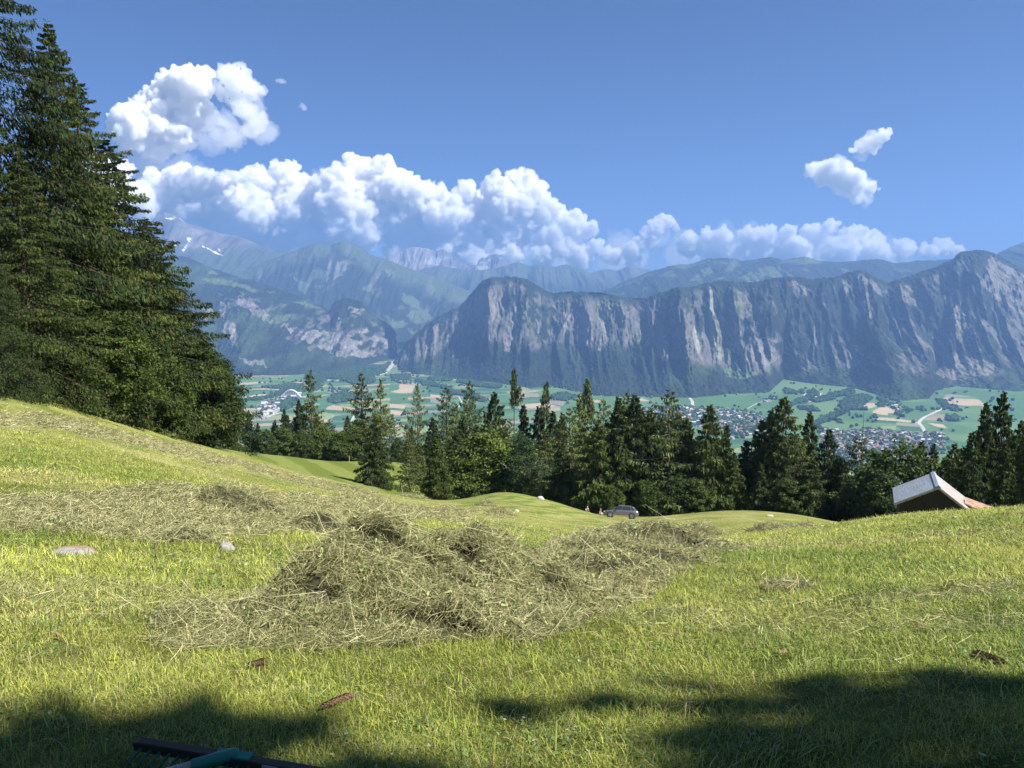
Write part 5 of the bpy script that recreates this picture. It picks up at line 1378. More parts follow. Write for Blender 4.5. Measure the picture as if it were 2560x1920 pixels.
for i, du in enumerate(np.concatenate([np.linspace(560, 880, 11), np.linspace(885, 1605, 36), np.linspace(1625, 1800, 9), np.linspace(2040, 2290, 9)])):
    tops = [b[2] for b in BELT if abs(b[1] - du) < 60 and b[0] in 'SLPO']
    dv = (np.mean(tops) if tops else 950) + rt.uniform(18, 60)
    k = 'S' if rt.random() < .6 else 'L'
    rr = 138 + rt.uniform(0, 16) if du < 1850 and du > 885 else (196 + rt.uniform(0, 8) if du < 885 else 118 + rt.uniform(0, 8))
    ms, h0, nm, cat = KIND[k]
    x, y, z = on_ground(du * D, rr); z -= .15
    a, dy, dz = ray(du * D, dv * D)
    s = (float(dz / math.hypot(float(a), float(dy)) * math.hypot(x, y)) - z) / h0
    nb_ = min((b for b in BELT if b[5]), key=lambda b: abs(b[1] - du) + (30 if b[5] in used_near else 0)); used_near.add(nb_[5])
    lab = ('half hidden ' + cat + ' behind the ' + nb_[5]).split()
    place_tree(nm, ms[(i * 2 + 1) % len(ms)], x, y, s, .95, rt.uniform(0, 6.28), ' '.join(lab) if len(lab) <= 16 else 'half hidden ' + cat + ' behind the ' + ' '.join(nb_[5].split()[:-1]) if len(lab) == 17 else 'dark ' + cat + ' half hidden in the depth of the forest belt', cat, 'half hidden conifers in the depth of the belt', z=z)

# ------------------------------------------------------------------ big trees at the left edge
BIGS = [tree_meshes(conifer(s, 28, R, 'spruce', 5.5, z0=.02, taper=tp, irregular=.55, side_fill=.62, nbm=1.35), M_BARK, M_NEEDLE) for s, R, tp in ((51, 7.4, .84), (52, 6.9, .86))]
BIGB = [tree_meshes(broadleaf(s, 10, 5.0, 1.0, stem=.02, n0=60000, leaf=.22, multi=3, col=(0.046, 0.072, 0.018)), M_BARK, M_LEAF) for s in (61, 62)]
BIG = [  # kind, column, top row, distance, girth, variant, label
 ('S', 15, -260, 58, 1.25, 0, 'tallest dark spruce cut by the top left corner'), ('S', 150, 52, 62, 1.3, 1, 'tall dark spruce with a pointed top right of the corner tree'),
 ('S', -110, 120, 50, 1.35, 1, 'dark spruce cut by the left edge of the picture'), ('S', 262, 300, 68, 1.75, 0, 'broad spruce filling the right flank of the left group'), ('S', 205, 170, 67, 1.3, 0, 'spruce close behind the right shoulder of the pointed one'), ('S', 335, 470, 72, 2.0, 1, 'lowest broad spruce with branches reaching out to the right'),
 ('S', 70, 330, 52, 1.6, 1, 'spruce low in front of the two tall left ones'), ('S', 300, 560, 66, 1.7, 0, 'small spruce between the two leafy bushes'), ('S', -40, 420, 46, 1.3, 0, 'small light spruce at the left edge above the meadow'),
 ('B', 215, 655, 55, 1.05, 0, 'large leafy bush in front of the left spruces'), ('B', 330, 730, 62, .9, 1, 'leafy bush right of the large one at the foot of the spruces'), ('B', 425, 735, 70, 1.0, 1, 'leafy tree at the right end of the left group'), ('B', 462, 800, 76, .8, 0, 'small leafy tree at the outer right corner of the left group'), ('B', 100, 770, 52, .9, 0, 'low leafy bush left of the large one'), ('B', 380, 830, 68, .9, 0, 'low leafy bush by the meadow edge between leafy trees'),
]
for i, (k, du, dv, rr, girth, var, lab) in enumerate(BIG):
    x, y, z = on_ground(du * D, rr)
    z -= .1
    a, dy, dz = ray(du * D, dv * D)
    ztop = float(dz / math.hypot(float(a), float(dy)) * math.hypot(x, y))
    H = ztop - z
    if k == 'S': place_tree('spruce_tree', BIGS[var], x, y, H / 28, girth, 1.3 * i, lab, 'spruce', 'big spruces at the left edge', z=z)
    else: place_tree('deciduous_tree', BIGB[var], x, y, H / 10, girth, 1.3 * i, lab, 'deciduous tree', 'leafy trees at the left edge', z=z)

# ------------------------------------------------------------------ small mesh helpers
def bm_part(name, build, mat, parent=None, smooth=False, bevel=0.0):
    import bmesh
    bm = bmesh.new(); build(bm)
    if bevel: bmesh.ops.bevel(bm, geom=bm.edges[:] , offset=bevel, segments=2, affect='EDGES')
    me = bpy.data.meshes.new(name); bm.to_mesh(me); bm.free()
    for p in me.polygons: p.use_smooth = smooth
    me.materials.append(mat)
    return link(name, me, parent)
def prism(bm, pts, y0, y1):
    """outline in x-z, extruded along y"""
    a = [bm.verts.new((x, y0, z)) for x, z in pts]; b = [bm.verts.new((x, y1, z)) for x, z in pts]
    bm.faces.new(a); bm.faces.new(b[::-1])
    for i in range(len(a)):
        j = (i + 1) % len(a); bm.faces.new((a[j], a[i], b[i], b[j]))
def boxb(bm, c, s, rot=None):
    import bmesh
    M = Matrix.Translation(c) @ (rot.to_4x4() if rot is not None else Matrix.Identity(4)) @ Matrix.Diagonal((*s, 1))
    bmesh.ops.create_cube(bm, size=1.0, matrix=M)
def lathe(bm, prof, seg=24, axis='Y', c=(0, 0, 0)):
    rings = []
    for r, h in prof:
        ring = []
        for k in range(seg):
            a = 2 * math.pi * k / seg
            p = (r * math.cos(a), h, r * math.sin(a)) if axis == 'Y' else (r * math.cos(a), r * math.sin(a), h)
            ring.append(bm.verts.new((p[0] + c[0], p[1] + c[1], p[2] + c[2])))
        rings.append(ring)
    for A, Bq in zip(rings[:-1], rings[1:]):
        for k in range(seg): bm.faces.new((A[k], A[(k + 1) % seg], Bq[(k + 1) % seg], Bq[k]))
    bm.faces.new(rings[0][::-1]); bm.faces.new(rings[-1])

# ------------------------------------------------------------------ parked car
M_PAINT = mat_plain('car_paint_grey', (0.16, 0.17, 0.185), 0.3, metal=.55, coat=.6)
M_PAINT_LIT = mat_plain('car_paint_grey_lit', (0.24, 0.25, 0.27), 0.25, metal=.5, coat=.6)  # lighter copy of the body grey, the roof's sunlit brightness put into it
M_GLASS = mat_plain('car_glass', (0.02, 0.025, 0.03), 0.06, spec=.9)
M_BLACK = mat_plain('black_plastic', (0.02, 0.02, 0.02), 0.6)
M_TYRE = mat_plain('tyre_rubber', (0.02, 0.02, 0.02), 0.85)
M_ALLOY = mat_plain('alloy_rim', (0.55, 0.56, 0.58), 0.3, metal=.8)
M_LAMPW = mat_plain('headlight_glass', (0.75, 0.78, 0.8), 0.1)
M_LAMPR = mat_plain('tail_light_red', (0.35, 0.02, 0.02), 0.2)
M_SILL = mat_plain('sill_strip_dull_red', (0.34, 0.17, 0.16), 0.5)
M_CHROME = mat_plain('window_trim_bright', (0.7, 0.7, 0.7), 0.2, metal=.9)
def loft(bm, stations):
    """stations: (x, [(y, z)...] half outline from the sill up to the centre line)"""
    rings = []
    for x, pts in stations:
        full = [(x, y, z) for y, z in pts] + [(x, -y, z) for y, z in pts[::-1]]
        rings.append([bm.verts.new(p) for p in full])
    n = len(rings[0])
    for A, Bq in zip(rings[:-1], rings[1:]):
        for k in range(n): bm.faces.new((A[k], A[(k + 1) % n], Bq[(k + 1) % n], Bq[k]))
    bm.faces.new(rings[0][::-1]); bm.faces.new(rings[-1])
def make_car(x, y, yaw):
    z = float(gz(x, y))
    car = empty('parked_car', (x, y, z), 'grey estate car with a dull red sill strip parked before the dark spruces', 'car')
    f = Vector((-math.cos(yaw), math.sin(yaw), 0)); s = Vector((-f.y, f.x, 0))
    zf = float(gz(x + f.x * 1.4, y + f.y * 1.4)); zb = float(gz(x - f.x * 1.4, y - f.y * 1.4)); zl = float(gz(x + s.x * .8, y + s.y * .8)); zr = float(gz(x - s.x * .8, y - s.y * .8))
    fx = Vector((f.x * 2.8, f.y * 2.8, zf - zb)).normalized(); sy = Vector((s.x * 1.6, s.y * 1.6, zl - zr)).normalized()
    up = fx.cross(sy).normalized(); sy = up.cross(fx)
    car.matrix_world = Matrix.Translation((x, y, (zf + zb + zl + zr) / 4 + .03)) @ Matrix((fx, sy, up)).transposed().to_4x4()
    # +x is the nose.  width 1.9, length 4.6, height 1.62
    def body(bm):
        st = []
        for X, w, zb_, zt, zs in [(2.28, .62, .42, .66, .55), (2.22, .80, .30, .80, .60), (2.0, .90, .24, .90, .66), (1.5, .94, .24, .97, .72), (1.05, .95, .24, 1.03, .76), (.5, .95, .25, 1.06, .78), (-.6, .95, .25, 1.08, .80), (-1.5, .95, .25, 1.10, .82), (-1.95, .92, .30, 1.10, .84), (-2.2, .86, .38, 1.04, .84), (-2.3, .74, .46, .92, .80)]:
            st.append((X, [(0, zb_), (w * .9, zb_), (w, zb_ + .14), (w * 1.0, zs), (w * .96, zt - .05), (w * .86, zt), (0, zt + .03)]))
        loft(bm, st)
    bm_part('body', body, M_PAINT, car, True)
    def cabin(bm):
        st = []
        for X, wb, wt, zt in [(1.10, .80, .79, 1.06), (.42, .86, .64, 1.50), (0, .87, .63, 1.56), (-.9, .87, .62, 1.56), (-1.55, .85, .60, 1.49), (-2.05, .80, .62, 1.16)]:
            st.append((X, [(0, .95), (wb, .97), (wb * .995, 1.04), (wt, zt), (0, zt + .01)]))
        loft(bm, st)
    bm_part('window_glass', cabin, M_GLASS, car, True)
    def roof(bm):
        st = []
        for X, wt, zt in [(.50, .62, 1.475), (.30, .65, 1.54), (0, .66, 1.59), (-.9, .65, 1.595), (-1.5, .63, 1.53), (-1.78, .60, 1.45)]:
            st.append((X, [(0, zt - .03), (wt * .97, zt - .03), (wt, zt), (wt * .85, zt + .03), (0, zt + .045)]))
        loft(bm, st)
    bm_part('roof', roof, M_PAINT_LIT, car, True)
    for sgn in (1, -1):
        def pill(bm, sgn=sgn):
            for (xa, za, ya), (xb, zb_, yb), w in [((1.12, 1.03, .83), (.42, 1.50, .655), .06), ((-.12, 1.03, .885), (-.16, 1.55, .645), .07), ((-1.28, 1.04, .88), (-1.2, 1.53, .635), .09), ((-1.95, 1.06, .84), (-1.55, 1.50, .63), .42)]:
                a = Vector((xa, ya * sgn, za)); b = Vector((xb, yb * sgn, zb_)); d = b - a
                vs = [bm.verts.new(p) for p in (a + Vector((w / 2, 0, 0)), a - Vector((w / 2, 0, 0)), b - Vector((w / 2 * .5, 0, 0)), b + Vector((w / 2 * .5, 0, 0)))]
                o = Vector((0, .012 * sgn, 0)); ws = [bm.verts.new(v.co + o) for v in vs]
                bm.faces.new(vs); bm.faces.new(ws[::-1])
                for i in range(4): bm.faces.new((vs[i], vs[(i + 1) % 4], ws[(i + 1) % 4], ws[i]))
        bm_part('window_pillar', pill, M_PAINT, car)
        bm_part('window_trim', lambda bm: boxb(bm, (-.35, .905 * sgn, 1.065), (2.6, .02, .022)), M_CHROME, car)
        bm_part('sill_strip', lambda bm: boxb(bm, (-.02, .955 * sgn, .34), (2.0, .03, .13)), M_SILL, car)
        bm_part('door_seam', lambda bm: (boxb(bm, (.42, .9535 * sgn, .66), (.012, .008, .55)), boxb(bm, (-.5, .9535 * sgn, .67), (.012, .008, .56))), M_BLACK, car)
        bm_part('door_handle', lambda bm: (boxb(bm, (-.28, .965 * sgn, .90), (.16, .03, .03)), boxb(bm, (-1.1, .965 * sgn, .91), (.16, .03, .03))), M_PAINT_LIT, car)
        mir = bm_part('mirror', lambda bm: (boxb(bm, (.62, 1.03 * sgn, 1.08), (.10, .20, .13))), M_BLACK, car, bevel=.02)
        bm_part('headlight', lambda bm: boxb(bm, (2.13, .70 * sgn, .74), (.20, .28, .11)), M_LAMPW, car, bevel=.03)
        bm_part('tail_light', lambda bm: boxb(bm, (-2.16, .74 * sgn, .90), (.22, .28, .12)), M_LAMPR, car, bevel=.03)
        bm_part('roof_rail', lambda bm: (boxb(bm, (-.55, .60 * sgn, 1.66), (1.7, .03, .03)), boxb(bm, (.28, .6 * sgn, 1.62), (.05, .03, .08)), boxb(bm, (-1.38, .6 * sgn, 1.62), (.05, .03, .08))), M_CHROME, car)
        for wx in (1.40, -1.40):
            bm_part('wheel_arch', lambda bm: lathe(bm, [(.40, 0), (.43, .008)] if sgn > 0 else [(.43, -.008), (.40, 0)], 28, 'Y', (wx, .948 * sgn, .38)), M_BLACK, car)
            tyre = bm_part('wheel', lambda bm: lathe(bm, [(.20, -.12), (.33, -.12), (.36, -.09), (.36, .09), (.33, .12), (.20, .12)], 28, 'Y', (wx, .865 * sgn, .36)), M_TYRE, car, True)
            def rim(bm):
                lathe(bm, [(.245, -.02), (.245, .02), (.225, .02), (.225, -.02)], 28, 'Y', (wx, (.985) * sgn, .36))
                for k in range(5):
                    a = k * 2 * math.pi / 5 + .3
                    boxb(bm, (wx + .12 * math.cos(a), .985 * sgn, .36 + .12 * math.sin(a)), (.24, .03, .06), Matrix.Rotation(-a, 3, 'Y'))
            bm_part('rim', rim, M_ALLOY, tyre)
    bm_part('grille', lambda bm: boxb(bm, (2.275, 0, .60), (.03, .9, .22)), M_BLACK, car)
    bm_part('bumper', lambda bm: (boxb(bm, (-2.24, 0, .45), (.14, 1.55, .16)), boxb(bm, (2.2, 0, .34), (.12, 1.5, .12))), M_BLACK, car, bevel=.02)
    return car
cx_, cy_, _ = on_ground(1552, 99.0)
make_car(cx_, cy_, math.radians(10))

# ------------------------------------------------------------------ the hut behind the crest
M_TIN = mat_plain('roof_sheet_blue_grey', (0.27, 0.31, 0.35), 0.6, metal=.2, nscale=1.5, namp=.25, stretch=(6, .6, 1))
M_TIN2 = mat_plain('roof_sheet_pale', (0.27, 0.25, 0.24), 0.75, metal=.1, nscale=1.5, namp=.25, stretch=(6, .6, 1))
M_RUST = mat_plain('rusty_sheet', (0.30, 0.18, 0.125), 0.8, nscale=2.5, namp=.6)
M_PLANK = mat_plain('weathered_planks', (0.026, 0.023, 0.021), 0.95, nscale=3, namp=.5, stretch=(8, 8, .4))
M_FASCIA = mat_plain('fascia_board', (0.33, 0.30, 0.28), 0.85, nscale=4, namp=.3)
hx, hy, hz0 = [float(q) for q in at(2346.5, 1217.3, 61.0)]
hut = empty('alpine_hut', (hx, hy, hz0), 'small dark wooden hut with pale sheet metal gable roof half hidden behind the grassy crest', 'hut', None, -math.radians(24.8))
# local frame: origin at the near gable apex, -y towards the viewer, ridge runs to +y
HWL, HWR, DL, DR, LEN = 3.15, 2.85, 1.72, 2.18, 5.7
def slab(x1, z1, t=.07):
    def b(bm):
        n = 26
        top, bot = [], []
        for i in range(n + 1):
            yy = LEN * i / n; c = .018 * (1 if i % 2 else -1)
            for lst, dz in ((top, c + .03), (bot, c - t)):
                lst.append((bm.verts.new((0, yy, dz)), bm.verts.new((x1, yy, z1 + dz))))
        for L_, fl in ((top, 1), (bot, 0)):
            for i in range(n): bm.faces.new((L_[i][0], L_[i][1], L_[i + 1][1], L_[i + 1][0]))
        for i in (0, n): bm.faces.new((top[i][0], top[i][1], bot[i][1], bot[i][0]))
        for i in range(n): bm.faces.new((top[i][1], top[i + 1][1], bot[i + 1][1], bot[i][1]))
    return b
bm_part('roof', slab(-HWL, -DL), M_TIN, hut)['label'] = 'blue grey left roof slope'
bm_part('roof', slab(HWR, -DR), M_TIN2, hut)['label'] = 'pale right roof slope'
bm_part('ridge_cap', lambda bm: (boxb(bm, (-.11, LEN / 2, .03), (.26, LEN + .04, .02), Matrix.Rotation(math.radians(-28), 3, 'Y')), boxb(bm, (.10, LEN / 2, .025), (.26, LEN + .04, .02), Matrix.Rotation(math.radians(37), 3, 'Y'))), M_TIN, hut)
for x1, z1 in ((-HWL, -DL), (HWR, -DR)):
    L_ = math.hypot(x1, z1)
    bm_part('barge_board', lambda bm: boxb(bm, (x1 / 2, -.03, z1 / 2 - .12), (L_, .035, .13), Matrix.Rotation(-math.atan2(z1, x1), 3, 'Y')), M_FASCIA, hut)
def gable(bm):
    xs = np.arange(-2.75, 2.5, .175)
    for i, xx in enumerate(xs):
        top = -.12 - (abs(xx) * DL / HWL if xx < 0 else xx * DR / HWR) - .05
        boxb(bm, (xx + .085, .45 + .012 * (i % 2), (top - 5.0) / 2), (.165, .03, top + 5.0))
bm_part('plank_wall', gable, M_PLANK, hut)
bm_part('side_wall', lambda bm: (boxb(bm, (-2.72, LEN / 2, -3.5), (.06, LEN - .9, 3.6)), boxb(bm, (2.46, LEN / 2, -3.6), (.06, LEN - .9, 3.2)), boxb(bm, (-.1, LEN - .42, -3.6), (5.2, .06, 3.2))), M_PLANK, hut)
bm_part('door', lambda bm: (boxb(bm, (.55, .42, -3.6), (1.0, .04, 2.2)),), M_FASCIA, hut)
def lean(bm):
    v = [bm.verts.new(p) for p in ((2.0, 1.2, -1.45), (4.0, .8, -2.02), (4.25, 3.4, -2.0), (2.35, 3.6, -1.45))]
    w = [bm.verts.new(p.co - Vector((0, 0, .06))) for p in v]
    bm.faces.new(v); bm.faces.new(w[::-1])
    for i in range(4): bm.faces.new((v[i], w[i], w[(i + 1) % 4], v[(i + 1) % 4]))
bm_part('lean_to_roof', lean, M_RUST, hut)['label'] = 'rusty orange lean to roof'
bm_part('lean_to_wall', lambda bm: boxb(bm, (3.85, 2.1, -3.6), (.08, 2.3, 3.0)), M_PLANK, hut)

# ------------------------------------------------------------------ wooden rake in the shade
M_WOODD = mat_plain('dark_stained_wood', (0.055, 0.032, 0.02), 0.6, nscale=12, namp=.35, stretch=(1, 8, 8))
M_GREENP = mat_plain('green_plastic', (0.01, 0.17, 0.12), 0.4)
M_GREEND = mat_plain('green_plastic_teeth', (0.008, 0.085, 0.05), 0.45)
M_WOODL = mat_plain('grey_handle_wood', (0.36, 0.31, 0.26), 0.7, nscale=10, namp=.25, stretch=(1, 8, 8))
M_STICK = mat_plain('paper_sticker', (0.42, 0.42, 0.43), 0.6, nscale=60, namp=.25)
ra = hit(343, 1908); rb_ = hit(760, 1978)
pa = Vector((ra[0], ra[1], ra[2] + .062)); pb = Vector((rb_[0], rb_[1], rb_[2] + .062))
hxv = (pb - pa).normalized(); nz = Vector((.05, -.10, 1)).normalized(); hyv = nz.cross(hxv).normalized(); nz = hxv.cross(hyv)
rake = bpy.data.objects.new('hay_rake', None); COL.objects.link(rake)
rake.matrix_world = Matrix.Translation(pa) @ Matrix((hxv, hyv, nz)).transposed().to_4x4()
tag(rake, 'dark wooden hay rake with green teeth and socket lying in the shade', 'rake')
HL = .70
def rk_head(bm):
    prism(bm, [(0, -.013), (.012, -.016), (HL - .012, -.016), (HL, -.013), (HL, .010), (HL - .014, .016), (.014, .016), (0, .010)], -.016, .014)
bm_part('head', rk_head, M_WOODD, rake, bevel=.002)
for k in range(21):
    xx = .028 + k * .0325
    if abs(xx - .345) < .03: pass
    p0 = np.array([xx, -.012, -.004]); pts_ = [p0, p0 + [-.004, -.03, -.004], p0 + [-.012, -.07, -.022], p0 + [-.020, -.098, -.045]]
    Vt, Ft = tube(pts_, [.0052, .0050, .0042, .0024], 6)
    link('tooth', mesh_np('tooth', Vt, Ft, None, True, M_GREEND), rake)
hd_ = Vector((-.80, -.60, -.02)).normalized()
so = Vector((.330, .006, .016))
sk = bm_part('socket', lambda bm: (boxb(bm, (.330, 0, .019), (.115, .036, .008)), boxb(bm, (.330, .016, .006), (.115, .006, .03))), M_GREENP, rake, bevel=.002)
Vt, Ft = tube([so + hd_ * d for d in (-.012, 0, .05, .115, .125)], [.012, .019, .0195, .0185, .0175], 14)
link('socket_sleeve', mesh_np('socket_sleeve', Vt, Ft, None, True, M_GREENP), sk)
Vt, Ft = tube([so + hd_ * d for d in (.10, .4, .9, 1.3)], [.0145] * 4, 12)
link('handle', mesh_np('handle', Vt, Ft, None, True, M_WOODL), rake)
bm_part('sticker', lambda bm: boxb(bm, (.455, -.0175, .001), (.05, .0015, .026)), M_STICK, rake)

# ------------------------------------------------------------------ spruce cones and dry leaves in the grass
M_CONE = mat_plain('cone_scales', (0.22, 0.13, 0.08), 0.55, nscale=80, namp=.5)
def spruce_cone(p0, p1, fat0, fat1, label, lift=.018):
    a = Vector(p0) + Vector((0, 0, lift)); b = Vector(p1) + Vector((0, 0, lift))
    d = (b - a); L = d.length; d.normalize()
    s = d.cross(Vector((0, 0, 1))).normalized(); t = s.cross(d)
    V, Fq = [], []
    prof = lambda q: (fat0 + (fat1 - fat0) * q) * max(.12, (1 - (2 * q - 1) ** 6)) ** .5
    rings = 15
    core = tube([tuple(a + d * L * q) for q in np.linspace(0, 1, 9)], [prof(q) * .8 for q in np.linspace(0, 1, 9)], 10)
    V.append(core[0]); Fq.append(core[1]); off = len(core[0])
    for i in range(rings):
        q = (i + .4) / rings
        for k in range(8):
            an = 2 * math.pi * (k + .5 * (i % 2)) / 8
            n_ = s * math.cos(an) + t * math.sin(an); e = d.cross(n_)
            r_ = prof(q); c = a + d * L * q + n_ * r_ * .78
            w = r_ * .42; l = L / rings * 1.35
            tip = c - d * l + n_ * r_ * .34
            vs = [c + e * w * .6, c - e * w * .6, c - e * w - d * l * .6 + n_ * r_ * .22, tip, c + e * w - d * l * .6 + n_ * r_ * .22]
            V.append(np.array([v[:] for v in vs]))
            Fq.append(np.array([[0, 1, 2, 4], [2, 3, 4, 4]])[:1] + off); Fq.append(np.array([[2, 3, 4, 0]]) + off)
            off += 5
    me = mesh_np('spruce_cone', np.concatenate(V), np.concatenate(Fq), None, False, M_CONE)
    return tag(link('spruce_cone', me), label, 'spruce cone', 'spruce cones in the grass')
spruce_cone(hit(806, 1778), hit(884, 1748), .012, .019, 'largest spruce cone lying below the hay in the near grass')
spruce_cone(hit(622, 1674), hit(668, 1663), .013, .017, 'dark spruce cone close to the foot of the hay heap')
spruce_cone(hit(2508, 1668), hit(2432, 1640), .014, .018, 'spruce cone near the right edge of the picture')
M_DRYLEAF = mat_plain('dry_leaf', (0.20, 0.115, 0.06), 0.7, nscale=40, namp=.4)
for (u, v, s_, lab) in [(148, 1601, .016, 'brown curled leaf in the grass at the left'), (742, 1637, .010, 'reddish dry leaf below the hay heap'), (1955, 1642, .016, 'dull pinkish leaf shred in the right grass'), (2130, 1612, .014, 'tan leaf scrap above the pinkish one'), (870, 1540, .02, 'brown leaf caught in the front of the hay heap')]:
    x, y, z = hit(u, v)
    rr_ = np.random.default_rng(u)
    gxx, gyy = np.meshgrid(np.linspace(-1, 1, 6), np.linspace(-1, 1, 6))
    Z_ = .3 * gxx ** 2 - .25 * gyy ** 2 + .15 * rr_.normal(0, 1, gxx.shape)
    w_ = np.sqrt(np.clip(1.05 - gxx ** 2, 0.05, 1))
    o = link('dry_leaf', mesh_np('dry_leaf', np.stack([x + s_ * gxx, y + s_ * gyy * w_ * .8, z + .03 + s_ * Z_], -1).reshape(-1, 3), grid_faces(6, 6), None, True, M_DRYLEAF))
    tag(o, lab, 'leaf', 'dry leaves in the grass')

# ------------------------------------------------------------------ stones
M_STONE = mat_col('pale_stone', rough=.95, spec=.2, nscale=14, namp=.3, bump=.01)
def stone(u, v, w, h, dpth, label, col=(.27, .26, .24), earth=0.0, seed=1, sink=1.6):
    x, y, z = hit(u, v)
    tv, tf = sphere_template(4)
    n_ = fbm3(tv[:, 0] * 1.3 + seed, tv[:, 1] * 1.3, tv[:, 2] * 1.3, 4, seed)
    V = tv * (1 + .35 * n_)[:, None] * np.array([w / 2, dpth / 2, h])
    V[:, 2] = np.minimum(V[:, 2], h * .8 + .12 * h * n_) + h * (1 - sink) * .2
    c = mix(np.array(col) * np.ones((len(tv), 3)), np.array([.26, .16, .11]), sstep(.0, .3, tv[:, 1] + .5 * n_) * earth)
    me = mesh_np('stone', V + np.array([x, y, z]), tf, c, True, M_STONE)
    tag(link('stone', me), label, 'stone', 'stones in the meadow')
stone(182, 1385, .42, .075, .34, 'flat pale stone in bare reddish earth at the left', earth=.9, seed=3)
stone(565, 1374, .20, .10, .16, 'rounded pale stone at the lower edge of the hay band', seed=5)
stone(1219, 1264, .95, .26, .6, 'whitish stone on the slope of the mound', col=(.42, .41, .38), seed=7)
stone(1352, 1248, .9, .45, .6, 'pale rock on the right shoulder of the mound', col=(.40, .40, .37), seed=8)
stone(1022, 1266, .5, .2, .4, 'small white stone below the hay heap at the dark spruce', col=(.5, .48, .44), seed=9)
stone(1292, 1278, .4, .15, .3, 'tiny white stone below the mound', col=(.5, .48, .42), seed=10)
stone(1925, 1291, .7, .22, .5, 'small pale stone on the far right meadow edge', col=(.42, .40, .38), seed=11)
stone(2388, 1296, .14, .07, .1, 'tiny pale stone in the crest grass below the hut', seed=12)
stone(1143, 1236, 1.1, 1.5, 1.0, 'upright grey boulder between the dark spruce and the leafy trees', col=(.36, .37, .36), seed=13, sink=.1)
x, y, z = hit(1010, 1192)
bm_part('marker_cone', lambda bm: lathe(bm, [(.16, 0), (.15, .04), (.10, .2), (.03, .42), (.01, .44)], 16, 'Z', (x, y, z)), mat_plain('white_marker', (.8, .8, .78), .6), None, True)
tag(bpy.data.objects['marker_cone'], 'small white marker standing on the far striped pasture', 'marker')

# ------------------------------------------------------------------ fence along the far pasture
M_POST = mat_plain('fence_post_grey', (0.34, 0.31, 0.27), 0.9, nscale=6, namp=.3)
posts = c6([(180, 885), (293, 908), (420, 925), (545, 945), (660, 965), (800, 985), (920, 1000), (1037, 1015), (1167, 1026), (1283, 1044)])
pp = []
for u, v in posts:
    q = hit(u, v, 90, 200); pp.append(q)
fence = empty('pasture_fence', pp[0], 'thin wire fence on weathered posts along the far edge of the striped pasture', 'fence')
o0 = np.array(pp[0])
for q in pp:
    d_ = np.array(q) - o0
    Vt, Ft = tube([d_ + [0, 0, -.3], d_ + [.03, 0, 1.35]], [.075, .065], 7)
    link('post', mesh_np('post', Vt, Ft, None, False, M_POST), fence)
for hh in (.45, .8, 1.15):
    Vt, Ft = tube([np.array(q) - o0 + [0, 0, hh] for q in pp], .012, 4)
    link('wire', mesh_np('wire', Vt, Ft, None, False, M_POST), fence)

# ------------------------------------------------------------------ two people behind the meadow edge
M_SKIN = mat_plain('skin', (0.55, 0.33, 0.24), 0.6)
def skin_mesh(name, chain, mat, parent, levels=2):
    """chain: list of (point, radius, parent index)"""
    me = bpy.data.meshes.new('tmp'); me.from_pydata([c[0] for c in chain], [(c[2], i) for i, c in enumerate(chain) if c[2] >= 0], [])
    o = bpy.data.objects.new('tmp', me); COL.objects.link(o)
    o.modifiers.new('s', 'SKIN'); sb = o.modifiers.new('u', 'SUBSURF'); sb.levels = levels; sb.render_levels = levels
    for i, c in enumerate(chain):
        me.skin_vertices[0].data[i].radius = (c[1], c[1] if len(c) < 4 else c[3])
        me.skin_vertices[0].data[i].use_root = (i == 0)
    m2 = bpy.data.meshes.new_from_object(o.evaluated_get(bpy.context.evaluated_depsgraph_get()))
    bpy.data.objects.remove(o); bpy.data.meshes.remove(me)
    m2.name = name; m2.materials.clear(); m2.materials.append(mat)
    for p in m2.polygons: p.use_smooth = True
    return link(name, m2, parent)
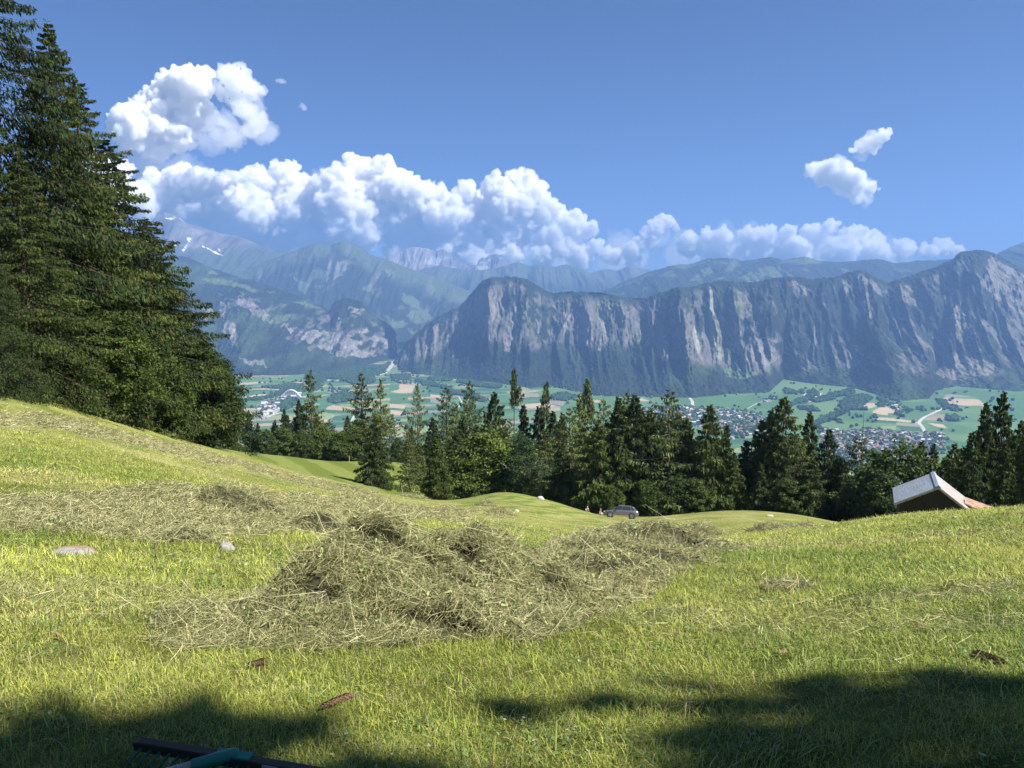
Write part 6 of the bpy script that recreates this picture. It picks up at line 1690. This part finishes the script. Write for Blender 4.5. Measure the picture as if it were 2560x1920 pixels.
def seated_person(u, v, rr, yaw, label, shirt, trouser, hair, lean=.25, arm=.3, hat=None):
    x, y, z = on_ground(u, rr)
    a, dy, dz = ray(u, v)
    ztop = float(dz / math.hypot(float(a), float(dy)) * rr)
    z = max(z, ztop - .92)
    root = empty('person', (x, y, z), label, 'person', None, yaw)
    ms = mat_plain('shirt', shirt, .9); mt = mat_plain('trousers', trouser, .9); mh_ = mat_plain('hair', hair, .9)
    l = lean
    neck = (0, -.1 - l * .5, .66); head = (0, -.15 - l * .55, .80)
    ch = [((0, 0, .12), .13, -1), ((0, -.03 - l * .2, .32), .125, 0), ((0, -.07 - l * .4, .52), .15, 1, .10), (neck, .055, 2), (head, .088, 3, .10), ((0, -.155 - l * .55, .87), .07, 4, .08)]
    for sg in (-1, 1):
        b = len(ch)
        ch += [((.19 * sg, -.08 - l * .4, .55), .055, 2), ((.26 * sg, -.14 - l * .4, .33), .042, b), ((.17 * sg, -.36 - arm * .4, .26), .033, b + 1), ((.14 * sg, -.44 - arm * .4, .25), .028, b + 2)]
        for k in range(5):
            ch.append((((.14 + (k - 2) * .016) * sg, -.50 - arm * .4 + abs(k - 2) * .008, .235), .008, b + 3))
        c = len(ch)
        ch += [((.10 * sg, -.05, .10), .09, 0), ((.15 * sg, -.42, .32), .065, c), ((.15 * sg, -.66, .05), .045, c + 1), ((.15 * sg, -.80, .02), .04, c + 2)]
    skin_mesh('body', ch, M_SKIN, root)
    sh = [((0, 0, .14), .145, -1), ((0, -.03 - l * .2, .32), .14, 0), ((0, -.07 - l * .4, .53), .165, 1, .115), ((0, -.1 - l * .45, .62), .07, 2)]
    for sg in (-1, 1):
        b = len(sh); sh += [((.195 * sg, -.08 - l * .4, .555), .068, 2), ((.24 * sg, -.12 - l * .4, .42), .056, b)]
    skin_mesh('shirt', sh, ms, root)
    tr = [((0, 0, .11), .15, -1)]
    for sg in (-1, 1):
        b = len(tr); tr += [((.10 * sg, -.05, .11), .105, 0), ((.15 * sg, -.42, .33), .08, b), ((.15 * sg, -.62, .10), .062, b + 1)]
    skin_mesh('trousers', tr, mt, root)
    hm = [((0, head[1] + .03, .83), .098, -1, .10), ((0, head[1] + .02, .905), .07, 0)]
    skin_mesh('hat' if hat else 'hair', hm, mat_plain('hat_cloth', hat, .9) if hat else mh_, root)
    bm_part('face', lambda bm: (boxb(bm, (0, head[1] - .10, .80), (.022, .03, .035)), boxb(bm, (0, head[1] - .088, .755), (.05, .012, .010)), boxb(bm, (-.032, head[1] - .085, .825), (.02, .012, .010)), boxb(bm, (.032, head[1] - .085, .825), (.02, .012, .010))), mat_plain('face_features', (.3, .14, .1), .6), root)
seated_person(1464, 1271, 105.5, .6, 'person in pale pink top and white hat bending forward left of the car', (.62, .47, .42), (.08, .08, .1), (.3, .2, .1), lean=.5, hat=(.7, .69, .66))
seated_person(1497, 1280, 104.6, .9, 'person with pale hair and a dark top sitting closest to the nose of the car', (.03, .03, .035), (.5, .42, .36), (.6, .5, .36), lean=.3)

# ------------------------------------------------------------------ leafy tree beside the viewer, its shade falls on the near grass
SHADE = tree_meshes(broadleaf(71, 16, 8.0, 1.0, stem=.3, n0=60000, leaf=.42), M_BARK, M_LEAF)
place_tree('deciduous_tree', SHADE, 9.9, -8.9, 1.0, 1.0, 2.2, 'leafy tree beside the viewer outside the picture whose shade darkens the bottom edge', 'deciduous tree')

# ------------------------------------------------------------------ haze
mh = bpy.data.materials.new('haze'); mh.use_nodes = True
n = mh.node_tree.nodes; n.clear()
pv = n.new('ShaderNodeVolumePrincipled'); mo = n.new('ShaderNodeOutputMaterial')
pv.inputs['Color'].default_value = (0.225, 0.40, 0.79, 1)
pv.inputs['Density'].default_value = 8.2e-5
pv.inputs['Anisotropy'].default_value = 0.1
mh.node_tree.links.new(pv.outputs[0], mo.inputs['Volume'])
hz = link('haze', box_mesh('haze', -20000, 20000, -3000, 18500, -900, 1600, mh))
tag(hz, kind='stuff')
